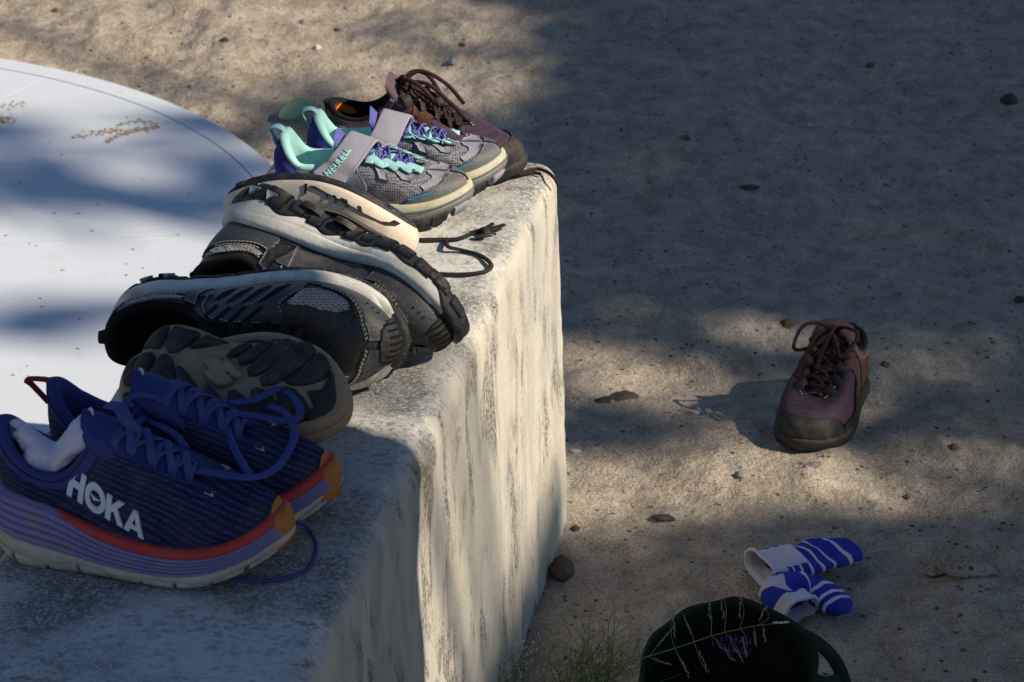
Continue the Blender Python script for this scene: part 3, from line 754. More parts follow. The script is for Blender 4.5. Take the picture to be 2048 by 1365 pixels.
def hoka_text(s):
    """bold lettering laid on the lateral quarter"""
    L = s.L
    T = {'H': [[(0, 0), (.26, 0), (.26, .38), (.56, .38), (.56, 0), (.82, 0), (.82, 1), (.56, 1), (.56, .62), (.26, .62), (.26, 1), (0, 1)]],
         'K': [[(0, 0), (.26, 0), (.26, .34), (.38, .46), (.62, 0), (.92, 0), (.56, .64), (.90, 1), (.57, 1), (.26, .64), (.26, 1), (0, 1)]],
         'A': [[(0, 0), (.26, 0), (.33, .2), (.40, .40), (.50, .72), (.60, .40), (.40, .40), (.33, .2), (.67, .2), (.74, 0), (1.0, 0), (.64, 1), (.36, 1)]]}
    f0 = s.side(-1 if s.m > 0 else -1)
    # side view (x along, z up) -> parameters, by a dense lookup table refined linearly
    q = np.linspace(.05, .75, 240); v = np.linspace(.02, .9, 120); P = s.surf(2 - q[:, None], v[None, :]).reshape(-1, 3)
    QV = np.stack(np.meshgrid(q, v, indexing='ij'), -1).reshape(-1, 2)
    def xz(a, b):
        out = []
        for x, z in zip(np.ravel(a), np.ravel(b)):
            d = (P[:, 0] - x) ** 2 + (P[:, 2] - z) ** 2; i = np.argsort(d)[:4]; w_ = 1 / (d[i] + 1e-9); w_ /= w_.sum(); out.append(QV[i].T @ w_)
        out = np.array(out); return s.pn(2 - out[:, 0], out[:, 1])
    x0, z0 = .285 * L, .0690; ex = np.array([.0185, -.0078]); ez = np.array([.0030, .0235]); adv = 0.0
    def put(poly, dx):
        return [tuple(np.array([x0, z0]) + ex * (x + dx) + ez * y) for x, y in poly]
    dx = 0
    for ch in 'HOKA':
        if ch == 'O':
            out = [(.5 + .54 * math.cos(t), .5 + .54 * math.sin(t)) for t in np.linspace(0, 2 * math.pi, 22)[:-1]]
            inn = [(.5 + .29 * math.cos(t), .5 + .27 * math.sin(t)) for t in np.linspace(0, 2 * math.pi, 22)[:-1]]
            bm = bmesh.new(); A = [bm.verts.new((*p, 0)) for p in put(out, dx)]; B = [bm.verts.new((*p, 0)) for p in put(inn, dx)]
            for i in range(21): bm.faces.new((A[i], A[(i + 1) % 21], B[(i + 1) % 21], B[i]))
            s.patch('letter_o', bm, xz, .0013, M['white_print'], ml=.005)
            s.patch('letter_o_bird', poly2(put([(.12, .62), (.42, .40), (.86, .56), (.50, .54)][::-1], dx)), xz, .0013, M['white_print'], ml=.005)
            dx += 1.04
        else:
            if ch == 'A':
                bm = bmesh.new()
                parts = [[(0, 0), (.27, 0), (.56, .86), (.40, 1)], [(.73, 0), (1.0, 0), (.62, 1), (.44, .86)], [(.40, 1), (.50, .70), (.62, 1)], [(.26, .20), (.74, .20), (.68, .40), (.32, .40)]]
                for pr in parts: bm.faces.new([bm.verts.new((*p, 0)) for p in put(pr, dx)])
                bmesh.ops.triangulate(bm, faces=bm.faces[:]); s.patch('letter_a', bm, xz, .0013, M['white_print'], ml=.006); dx += 1.0
            else:
                s.patch('letter_' + ch.lower(), poly2(put(T[ch][0], dx)), xz, .0013, M['white_print'], ml=.006); dx += .90 if ch == 'H' else .92
def lace_world(s, runs, mat, name='loose_lace'):
    mb = MB()
    for pts, w_, t_ in runs: sweep(mb, cr([tuple(at(px, py, z)) for px, py, z in pts], 7), w_, t_, (0, -.45, .9))
    return s.world_part(mb, name, mat)

h1 = runner(1, 'navy blue running shoe with white HOKA lettering, nearest in the row on the wall'); hoka_text(h1)
h1.place(at(-16, 1083, TOPZ), -11.0); h1.fit(x1=592, y1=1178)
h2 = runner(-1, 'navy blue running shoe with a red heel loop, second from the front of the wall')
h2.place(at(92, 985, TOPZ), -8.0); h2.fit(x1=687, y0=735)
T = TOPZ
lace_world(h1, [([(190, 892, T + .105), (246, 906, T + .100), (316, 927, T + .094), (415, 945, T + .088), (500, 955, T + .086), (548, 940, T + .086), (578, 900, T + .087), (588, 866, T + .088), (572, 828, T + .090), (538, 811, T + .092)], .0036, .0010),
                ([(215, 810, T + .135), (238, 815, T + .140), (252, 838, T + .134), (280, 865, T + .118)], .0060, .0016)], M['blue_lace'])
lace_world(h2, [([(268, 852, T + .105), (300, 828, T + .105), (350, 823, T + .10), (430, 826, T + .095), (510, 832, T + .09), (570, 842, T + .088), (594, 838, T + .088), (599, 815, T + .09), (580, 788, T + .092), (552, 780, T + .093), (510, 799, T + .094), (450, 806, T + .096), (400, 790, T + .10), (362, 766, T + .108)], .0036, .0010),
                ([(443, 804, T + .10), (453, 857, T + .094), (471, 903, T + .088), (499, 950, T + .084)], .0035, .0010),
                ([(295, 838, T + .104), (352, 871, T + .098), (383, 915, T + .085)], .0035, .0010),
                ([(248, 805, T + .125), (275, 790, T + .128), (318, 798, T + .122), (352, 820, T + .112)], .0034, .0010),
                ([(590, 1042, T + .012), (616, 1058, T + .004), (632, 1092, T + .003), (618, 1134, T + .003), (575, 1156, T + .003), (520, 1163, T + .003), (462, 1158, T + .003)], .0021, .0016)], M['blue_lace'])
# the sock pushed into the nearest shoe
def stuffed_sock():
    c = h1.mw @ Vector((.060, -.004, .098)); root = MB(); G = []
    for k in range(40):
        t = k / 39; row = []
        for j in range(36):
            a = 2 * math.pi * j / 36; r = math.sin(math.pi * min(.999, t * .97 + .015)) ** .55
            v = Vector((.042 * (t - .55) * 2, .020 * r * math.cos(a), .021 * r * math.sin(a)))
            v.z += .014 * math.cos(t * 7.5) - .006 * math.exp(-((t - .5) / .1) ** 2); v *= 1 + .30 * mnoise.noise(v * 60 + Vector((3, 1, 5))) - .28 * max(0, .35 - abs(mnoise.noise(v * 75 + Vector((9, 2, 4))))) + .05 * mnoise.noise(v * 160)
            row.append(tuple(c + Matrix.Rotation(R(-11), 3, 'Z') @ v))
        G.append(row)
    root.grid(G, cv=True)
    tag(root.build('sock', M['sock_white']), 'crumpled pale lilac sock stuffed into the nearest navy running shoe', 'sock')
stuffed_sock()
# ------------------------------------------------------------------ black and white trail trainers (lying on their sides)
def trainer(m, label):
    keys = scaled(LOW, 1.03)
    fe = [(0, .043), (.15, .041), (.3, .035), (.5, .030), (.7, .027), (.88, .031), (1, .039)]
    s = Shoe('trail_trainer', label, .280, .110, m, inner=keys, feather=fe, ts=.018, heelbev=.010, upin=.004, c1=.75, group='black and white trail trainers')
    s.upper(M['black_leather']); s.lining(M['black_hole'], thick=.009); s.bottom(M['black_rubber'], -.003)
    wav = lambda x: .44 + .13 * np.sin(x * 34) * (x < .93) + .06 * np.exp(-((x - .12) / .1) ** 2) + .45 * smooth01((x - .90) / .06)
    s.band('midsole', M['white_eva'], .25, lambda x: .86 + .12 * np.cos(x * 8), .004, .0045, bul=.0025, rows=6)
    s.band('upper_midsole', M['white_eva'], lambda x: .66 + .10 * np.sin(x * 11 + 1), 1.04, .0058, .002, bul=.0016, fo=lambda p, x: -.006 * smooth01((x - .88) / .06))
    s.band('outsole', M['black_rubber'], -.06, wav, .0035, .0068, bul=.002, rows=5, N=200)
    for sd in (0, 1):                                   # chunky lugs round the edge of the sole
        for k in range(13):
            a = .06 + k * .071; p = (a, a + .052) if sd == 0 else (2 - a - .052, 2 - a)
            s.band('side_lug', M['black_rubber'], -.13, .34 if k % 2 else .44, .004, .0080, p[0], p[1], bul=.002, rows=4, N=7)
        for k in (1, 2):                                # pale triangular plugs at the heel
            a = .075 + k * .062; b = lambda q, v, sd=sd: s_wall(s, q if sd == 0 else 2 - q, v)
            s.patch('heel_plug', poly2([(a - .018, .10), (a + .018, .10), (a, .36)]), b, .0108, M['silver'])
    for i in range(6):
        for yy in (-.32, -.02, .28):
            x = .12 + i * .145; s.lug(M['black_rubber'], [(x, yy - .1), (x + .085, yy - .07), (x + .10, yy + .08), (x + .02, yy + .12)], .006)
    for sd in (1, -1):
        s.overlay('quarter_panel', [(.03, .02), (.2, .02), (.36, .02), (.42, .3), (.36, .55), (.26, .44), (.14, .5), (.03, .72)], M['grey_leather'], .0014, (sd,))
        s.overlay('eyestay', [(.36, .10), (.46, .05), (.60, .05), (.655, .10), (.66, .30), (.655, .62), (.72, .80), (.78, .93), (.70, .97), (.58, .97), (.46, .97), (.42, .80), (.40, .5)], M['grey_leather'], .0020, (sd,))
        for k in range(4):
            c = .435 + k * .055
            s.overlay('vent_slot', [(c - .013, .62), (c, .58), (c + .012, .40), (c + .016, .24), (c + .004, .22), (c - .012, .34)], M['black_hole'], .0027, (sd,))
            s.overlay('eyelet_slit', [(c + .010, .70), (c + .026, .70), (c + .031, .96), (c + .013, .96)], M['black_hole'], .0027, (sd,))
        s.overlay('mesh_window', [(.665, .32), (.70, .28), (.75, .29), (.80, .34), (.845, .44), (.835, .56), (.79, .62), (.74, .60), (.70, .64), (.672, .60)], M['grey_mesh'], .0015, (sd,))
        s.overlay('ankle_mesh', [(.13, .62), (.19, .56), (.26, .57), (.31, .68), (.30, .80), (.21, .82), (.14, .84), (.11, .76)], M['grey_mesh'], .0019, (sd,))
        s.overlay('ankle_strap', [(.30, .10), (.36, .10), (.345, .5), (.375, .95), (.325, .95), (.30, .5)], M['black_leather'], .0026, (sd,))
        s.overlay('toe_wrap', [(.66, .03), (.74, .03), (.86, .02), (.985, .02), (.985, .50), (.92, .46), (.86, .36), (.78, .22), (.70, .16), (.66, .16)], M['grey_leather'], .0018, (sd,))
        for k in range(3): s.overlay('vent_hole', [(.845 + .022 * k, .19), (.850 + .022 * k, .19), (.850 + .022 * k, .23), (.845 + .022 * k, .23)], M['black_hole'], .0022, (sd,))
    s.wrap('toe_bumper', [(.92, 0), (1.0, 0), (1.08, 0), (1.075, .18), (1.05, .34), (1.0, .40), (.95, .34), (.925, .18)], M['black_rubber'], .0034)
    for k in range(7):
        c = .94 + k * .02; s.wrap('bumper_groove', [(c - .003, .04), (c + .003, .04), (c + .003, .28), (c - .003, .28)], M['black_hole'], .0040)
    s.stitch([[(.38, .5), (.40, .8), (.45, .955)], [(.66, .3), (.655, .62), (.72, .82)], [(.47, .945), (.58, .95), (.70, .95)], [(.70, .19), (.78, .25), (.86, .39), (.92, .49), (.985, .53)],
              [(.70, .175), (.78, .235), (.86, .375), (.92, .475), (.985, .515)], [(.04, .70), (.14, .48), (.26, .42), (.35, .53)], [(.12, .59), (.2, .53), (.28, .55)],
              [(.42, .56), (.45, .64), (.475, .3), (.5, .2)], [(.48, .56), (.51, .64), (.535, .3)], [(.535, .56), (.565, .64), (.59, .3)], [(.10, .86), (.2, .85), (.32, .84)]], M['stitch'])
    s.tongue(M['black_cloth'], (.34, .122), .046, crown=.008, thick=.009)
    s.lacing(M['black_cloth'], [.84, .77, .70, .63, .56], .0036, .0016, .005, style='x')
    s.pull(M['black_cloth'], .004, .012, .006)
    return s
def s_wall(s, p, t):
    """points on the side wall of the sole"""
    p = np.asarray(p, float); a = s.out(p); x = np.clip(a[..., 0], 0, s.L); zb, zt = s.zb(x), s.zt(x)
    n = s.out(p, .01) - a; n = np.concatenate([n / .01, 0 * n[..., :1]], -1)
    return np.concatenate([a, (zb + (zt - zb) * np.asarray(t))[..., None]], -1), n
n1 = trainer(1, 'black trail trainer on its side, white midsole uppermost, back one of its pair')
n1.place(at(402, 566, TOPZ), -34, 122, -10).fit(x1=940, y1=708)
n2 = trainer(-1, 'black trail trainer on its side with its dark opening and pale mesh window showing')
n2.place(at(212, 735, TOPZ), -8, 75, 0).fit(x1=822, y0=533)

# ------------------------------------------------------------------ dark hiking shoes with tan soles towards the camera
def hiker(m, label, L):
    fe = [(0, .040), (.2, .038), (.5, .032), (.8, .034), (1, .044)]
    s = Shoe('hiking_shoe', label, L, .100, m, inner=scaled(LOW, .95), feather=fe, ts=.020, heelbev=.008, group='dark hiking shoes with tan soles')
    s.upper(M['black_leather']); s.lining(M['black_hole']); s.bottom(M['tan_rubber'], .000, .0, arch=.006)
    s.band('midsole', M['tan_rubber'], .35, 1.03, .002, .002, bul=.002); s.band('outsole', M['tan_rubber'], -.02, .45, -.001, .003, bul=.002)
    s.tongue(M['black_cloth'], (.33, .112), .042); s.lacing(M['black_cloth'], [.84, .76, .68, .60], .003, .0015, .005)
    D = M['char_rubber']; Hh = .0055
    for P in ([(.015, -.20), (.06, -.30), (.10, -.31), (.11, -.06), (.05, -.02), (.008, -.05)], [(.008, .02), (.05, .03), (.11, .03), (.10, .28), (.05, .25), (.012, .13)],
              [(.125, -.31), (.20, -.33), (.27, -.30), (.19, -.04), (.125, -.03)], [(.125, .05), (.19, .02), (.27, .27), (.19, .29), (.12, .29)],
              [(.29, -.345), (.37, -.37), (.43, -.37), (.36, -.24), (.25, -.10), (.23, -.14)], [(.24, .10), (.35, .20), (.42, .24), (.34, .265), (.29, .27)],
              [(.44, -.40), (.53, -.43), (.56, -.40), (.47, -.27), (.40, -.20)], [(.47, .25), (.53, .28), (.50, .17), (.43, .10)],
              [(.575, -.445), (.68, -.47), (.70, -.40), (.60, -.24), (.52, -.22)], [(.55, .30), (.62, .36), (.60, .20), (.53, .06), (.49, .10)],
              [(.715, -.475), (.80, -.43), (.80, -.30), (.70, -.14), (.62, -.17)], [(.635, .37), (.72, .42), (.70, .22), (.62, -.02), (.555, .0)],
              [(.735, .425), (.82, .40), (.80, .2), (.71, -.08), (.635, -.07)], [(.82, -.42), (.895, -.33), (.91, -.18), (.81, -.04), (.74, -.11)],
              [(.835, .39), (.905, .30), (.90, .14), (.82, .0), (.745, -.02), (.79, .14)], [(.905, -.31), (.965, -.17), (.985, -.02), (.95, .15), (.915, .27), (.915, .05), (.855, -.03), (.915, -.14)]):
        s.lug(D, P, Hh, .0022, 'lug', shrink=.95)
    for P in ([(.33, .02), (.43, -.09), (.47, -.02), (.40, .08)], [(.36, -.09), (.45, -.20), (.52, -.12), (.44, -.04)], [(.45, .08), (.52, .0), (.55, -.05), (.50, -.08), (.43, .04)]):
        s.lug(M['tan_rubber'], P, .0032, .003, 'arch_lug')
    return s
k1 = hiker(1, 'dark hiking shoe squeezed between the black trainers and its tan soled mate', .196)
k1.place(at(226, 806, TOPZ), 0, -114, 0).fit(x1=678, y0=664)
k2 = hiker(-1, 'dark hiking shoe with big charcoal lugs facing forward, behind the navy running shoes', .208)
k2.place(at(246, 870, TOPZ), -27, -146, 0).fit(x1=707, y1=908)

# ------------------------------------------------------------------ black runners with cream midsoles
def cream_runner(m, label):
    fe = [(0, .052), (.15, .046), (.35, .036), (.5, .033), (.65, .037), (.8, .050), (1, .070)]
    s = Shoe('cushioned_runner', label, .196, .080, m, inner=scaled(LOW, .56), feather=fe, ts=.042, heelbev=.020, ts0=.45, hl=.35)
    s.upper(M['black_knit']); s.lining(M['black_hole']); s.bottom(M['black_rubber'], -.004)
    s.band('outsole', M['black_rubber'], -.04, .22, .0, .004, bul=.002); s.band('midsole', M['cream_eva'], .18, 1.02, .005, .004, bul=.003, rows=7)
    s.band('midsole_lip', M['cream_eva'], .80, 1.08, .0055, .0025, bul=.0012)
    for sd in (1, -1):
        f = lambda q, v, sd=sd: s_wall(s, q if sd > 0 else 2 - np.asarray(q), v)
        s.patch('midsole_groove', poly2(stroke([(.50, .36), (.56, .50), (.64, .62), (.74, .68), (.82, .66), (.86, .52), (.88, .36)], .028)), f, .0088, M['black_cloth'])
        for k, a in enumerate((.57, .61, .645, .66, .72)):
            s.patch('midsole_mark', poly2(stroke([(a, .50), (a + .006, .60), (a + .004, .74 if k % 2 else .66)], [.010, .008, .012])), f, .0088, M['black_cloth'])
        s.patch('midsole_slot', poly2(stroke([(.47, .30), (.47, .62)], .010)), f, .0088, M['black_cloth'])
        s.overlay('toe_film', [(.64, .02), (.8, .02), (.985, .02), (.985, .42), (.9, .34), (.80, .20), (.72, .16)], M['black_gloss'], .0012, (sd,))
        # N mark: azure outline with a grey core
        def nmark(g, off, mat, nm):
            bm = bmesh.new()
            for st in (stroke([(.425, .20), (.475, .78)], g), stroke([(.475, .78), (.495, .24)], g), stroke([(.495, .24), (.545, .80)], g)):
                bm.faces.new([bm.verts.new((x, y, 0)) for x, y in st])
            bmesh.ops.triangulate(bm, faces=bm.faces[:]); s.patch(nm, bm, s.side(sd), off, mat)
        nmark(.030, .0016, M['azure'], 'letter_n'); nmark(.010, .0024, M['ash_rubber'], 'letter_n_core')
        for k in range(2): s.overlay('lime_stripe', stroke([(.10, .16 + .11 * k), (.17, .27 + .11 * k), (.25, .31 + .11 * k), (.31, .30 + .11 * k)], .04), M['lime'], .0016, (sd,))
        for k in range(3): s.overlay('azure_stripe', stroke([(.335 + .022 * k, .18), (.36 + .022 * k, .32)], .010), M['azure'], .0016, (sd,))
        s.overlay('trim_line', stroke([(.56, .36), (.62, .30), (.70, .26), (.80, .36), (.88, .46)], .014), M['stitch'], .0014, (sd,))
    for k, (y0, mt) in enumerate(((.10, 'lime'), (.20, 'lime'))):
        s.lug(M[mt], stroke([(.10, y0 - .03), (.18, y0 + .06), (.27, y0 + .08), (.34, y0 + .05)], .045), .002, .0006, 'lime_tread', round_=1)
    for k in range(3): s.lug(M['azure'], stroke([(.37 + .04 * k, .10), (.40 + .04 * k, .22)], .016), .002, .0004, 'azure_tread', round_=1)
    for x in np.arange(.06, .95, .075):
        for yy in (-.30, -.08): s.lug(M['black_rubber'], [(x, yy - .06), (x + .05, yy - .05), (x + .05, yy + .06), (x, yy + .05)], .0025, .0006)
    s.tongue(M['black_cloth'], (.33, .100), .036); s.lacing(M['black_cloth'], [.84, .76, .68, .60], .0032, .0012, .005)
    return s
c1 = cream_runner(-1, 'black runner lying upside down with a cream midsole and blue N mark')
c1.place(at(560, 482, TOPZ), -12, 152, 2).fit(x1=838, y0=346)
def black_strands():
    mb = MB(); W = lambda px, py, z=.0028: tuple(at(px, py, TOPZ + z))
    sweep(mb, cr([W(838, 480), (W(880, 479)), W(915, 478), W(948, 466), W(962, 462)], 7), .0032, .0016)
    for e in ((1008, 450), (1000, 458), (985, 448), (990, 468)): sweep(mb, cr([W(940, 466), W(965, 460, .005), W((965 + e[0]) / 2, (462 + e[1]) / 2, .006), W(*e)], 5), .0026, .0016)
    sweep(mb, cr([W(955, 468), W(968, 458, .008), W(972, 470, .006), W(950, 475)], 6), .0042, .002)
    sweep(mb, cr([W(892, 482), W(897, 494, .006), W(925, 501), W(958, 510), W(980, 526), W(978, 540), W(950, 547), W(915, 549), W(878, 548)], 7), .0027, .0017)
    return mb
c1.world_part(black_strands(), 'loose_lace', M['black_cloth'])

# ------------------------------------------------------------------ child's grey strap trainers
def strap_shoe(m, label, text):
    keys = [(0, .035, 0, .098), (.06, .045, .15, .097), (.13, .085, .26, .080), (.20, .14, .29, .064), (.28, .215, .30, .062), (.37, .31, .28, .066), (.45, .375, .23, .076),
            (.52, .42, .20, .081), (.62, .49, .185, .077), (.75, .585, .165, .070), (.87, .665, .11, .064), (.95, .69, .05, .062), (1, .695, 0, .0615)]
    fe = [(0, .034), (.15, .032), (.4, .027), (.7, .026), (.88, .032), (1, .040)]
    s = Shoe('strap_trainer', label, .214, .092, m, inner=scaled(keys, .80), feather=fe, ts=.020, heelbev=.008, upin=.003, c1=.85, bulge=.008, group='grey strap trainers with mint linings')
    s.upper(M['check_mesh']); s.lining(M['mint'], thick=.010); s.bottom(M['ash_rubber'], -.003)
    s.band('midsole', M['pale_stripe'], .45, 1.0, .0045, .003, bul=.001); s.band('midsole_line', M['ash_rubber'], .62, .72, .0062, .006, bul=.0005, rows=3)
    s.band('outsole', M['ash_rubber'], -.05, .50, .0, .006, bul=.002)
    for sd in (0, 1):
        for k in range(10):
            a = .05 + k * .093; p = (a, a + .062) if sd == 0 else (2 - a - .062, 2 - a)
            s.band('side_lug', M['soot_rubber'] if k % 3 else M['lilac_grey'], -.22, .30, .003, .0085, p[0], p[1], bul=.001, rows=4, N=7)
    for sd in (1, -1):
        s.overlay('heel_panel', [(.0, .02), (.2, .02), (.30, .02), (.335, .3), (.30, .62), (.22, .93), (.12, .96), (.0, .96)], M['indigo'], .0014, (sd,))
        s.overlay('side_panel', [(.30, .02), (.50, .02), (.52, .25), (.50, .55), (.545, .97), (.46, .985), (.40, .8), (.34, .5)], M['lilac_grey'], .0016, (sd,))
        s.overlay('lace_tab', [(.60, .45), (.64, .42), (.665, .96), (.625, .97)], M['lilac_grey'], .0022, (sd,))
        s.overlay('lace_tab', [(.71, .50), (.75, .47), (.765, .96), (.725, .97)], M['lilac_grey'], .0022, (sd,))
        s.overlay('toe_rand', [(.66, .02), (.8, .02), (.985, .02), (.985, .52), (.92, .46), (.85, .34), (.76, .22)], M['ash_rubber'], .0022, (sd,))
        s.overlay('vamp_overlay', [(.78, .27), (.86, .38), (.92, .50), (.985, .56), (.985, .80), (.93, .74), (.90, .62), (.84, .50), (.775, .36)], M['lilac_grey'], .0017, (sd,))
        s.overlay('blue_line', stroke([(.70, .12), (.76, .19), (.82, .235)], .018), M['azure'], .0030, (sd,))
        s.overlay('collar_binding', [(.20, .90), (.30, .90), (.44, .93), (.44, .995), (.30, .995), (.20, .995)], M['check_mesh'], .0022, (sd,))
    s.stitch([[(.31, .06), (.345, .3), (.35, .5), (.41, .8)], [(.79, .31), (.86, .41), (.92, .53), (.985, .59)]], M['stitch'])
    s.tongue(M['violet'], (.325, .080), .050, crown=.012, thick=.012, tip=.3)
    # purple cord and flat mint ribbon through the loops
    s.lacing(M['violet'], [.90, .83, .76, .69, .62], .0011, .0011, .007, style='x', name='cord')
    mb = MB()
    for sg in (1, -1):
        pts = []
        for k, q in enumerate(np.linspace(.90, .585, 9)):
            P, N = s.pn(np.array([q if sg > 0 else 2 - q]), np.array([.89 if k % 2 else .76])); pts.append(P[0] + N[0] * (.0045 + .003 * (k % 2)))
        sweep(mb, cr(pts, 5), .0048, .0009, (0, sg * .5, 1))
    for q in (.66, .77):
        a = s.pn(np.array([q]), np.array([.9]))[0][0]; b = s.pn(np.array([2 - q + .06]), np.array([.9]))[0][0]; c = (a + b) / 2; c[2] += .009
        sweep(mb, cr([a, c, b], 6), .0038, .0009)
    mb.build('mint_ribbon', M['mint_web'], s.root)
    # the strap: a broad band from one side over the tongue to the other
    near = 1 if s.m < 0 else -1
    pn = lambda q, v, sd: [x[0] for x in s.pn(np.array([q if sd > 0 else 2 - q]), np.array([v]))]
    sec = []
    for (q, v, sd) in ((.275, .20, near), (.335, .45, near), (.41, .74, near), (.49, .97, near)):
        P, N = pn(q, v, sd); sec.append(P + N * .0055)
    t = s.mid(.56, .016); t[0] += .002; sec.append(t)
    for (q, v, sd) in ((.575, .94, -near), (.575, .72, -near), (.57, .48, -near)):
        P, N = pn(q, v, sd); sec.append(P + N * .0055)
    C = cr(sec, 8); n = len(C); Tn = np.gradient(C, axis=0); Tn /= np.linalg.norm(Tn, axis=1)[:, None]
    acr = np.array([.97, 0, -.24])
    def frame(u):
        u = np.clip(np.asarray(u, float), 0, n - 1); c = np.stack([np.interp(u, range(n), C[:, k]) for k in range(3)], -1); tg = np.stack([np.interp(u, range(n), Tn[:, k]) for k in range(3)], -1)
        a = acr - tg * (tg @ acr)[..., None]; a /= np.linalg.norm(a, axis=-1)[..., None]; nn = np.cross(a, tg); 
        flip = np.sign(nn[..., 2] + 1e-6)[..., None]; return c, a, nn * np.where(flip == 0, 1, flip)
    def strap(u, w_, h=0.0):
        c, a, nn = frame(u); return c + a * np.asarray(w_)[..., None] + nn * h, nn
    wd = .0155; mb = MB(); U = np.arange(n)
    wf = np.array([wd * min(1, .45 + .55 * math.sin(min(1, k / 7) * math.pi / 2)) for k in range(n)])
    prof = [(-1, 0), (-1, .0028), (-.9, .0034), (0, .0036), (.9, .0034), (1, .0028), (1, 0)]
    G = np.stack([strap(U, wf * a)[0] + strap(U, wf * a)[1] * h for a, h in prof], 1); mb.grid(G, cv=True)
    mb.f += [tuple(range(7)), tuple((n - 1) * 7 + j for j in range(7))]
    so = mb.build('strap', M['lilac_grey'], s.root)
    if text:
        d = np.r_[0, np.cumsum(np.linalg.norm(np.diff(C, axis=0), axis=1))]
        bm = text2('MERRELL', .0098, .0003)
        f = lambda a, b: strap(np.interp(a + d[16] * 1.22, d, range(n)), b * -1.0 - .004, .0036) if True else None
        s.patch('strap_lettering', bm, f, .0008, M['mint_web'], parent=so, ml=.005)
        mb = MB()
        for sg in (-1, 1):
            for k in range(8, n * 4 - 20, 2):
                u = k / 4; A, N = strap(np.array([u, u + .30]), np.interp([u, u + .3], range(n), wf) * sg * .86, .0041)
                sv = np.array([.0004, 0, 0]); mb.add([A[0] - sv, A[0] + sv, A[1] + sv, A[1] - sv], [(0, 1, 2, 3)])
        mb.build('strap_stitching', M['stitch'], so, False)
    s.pull(M['mint_web'], .010, .013, .012)
    return s
m1 = strap_shoe(1, 'grey and indigo strap trainer with MERRELL on the strap and mint lining', True)
m1.place(at(538, 412, TOPZ), -11).fit(x1=950, y1=466)
m2 = strap_shoe(-1, 'grey and indigo strap trainer behind the lettered one, next to the plum shoe', False)
m2.place(at(592, 378, TOPZ), -1).fit(x1=1016, y1=406)

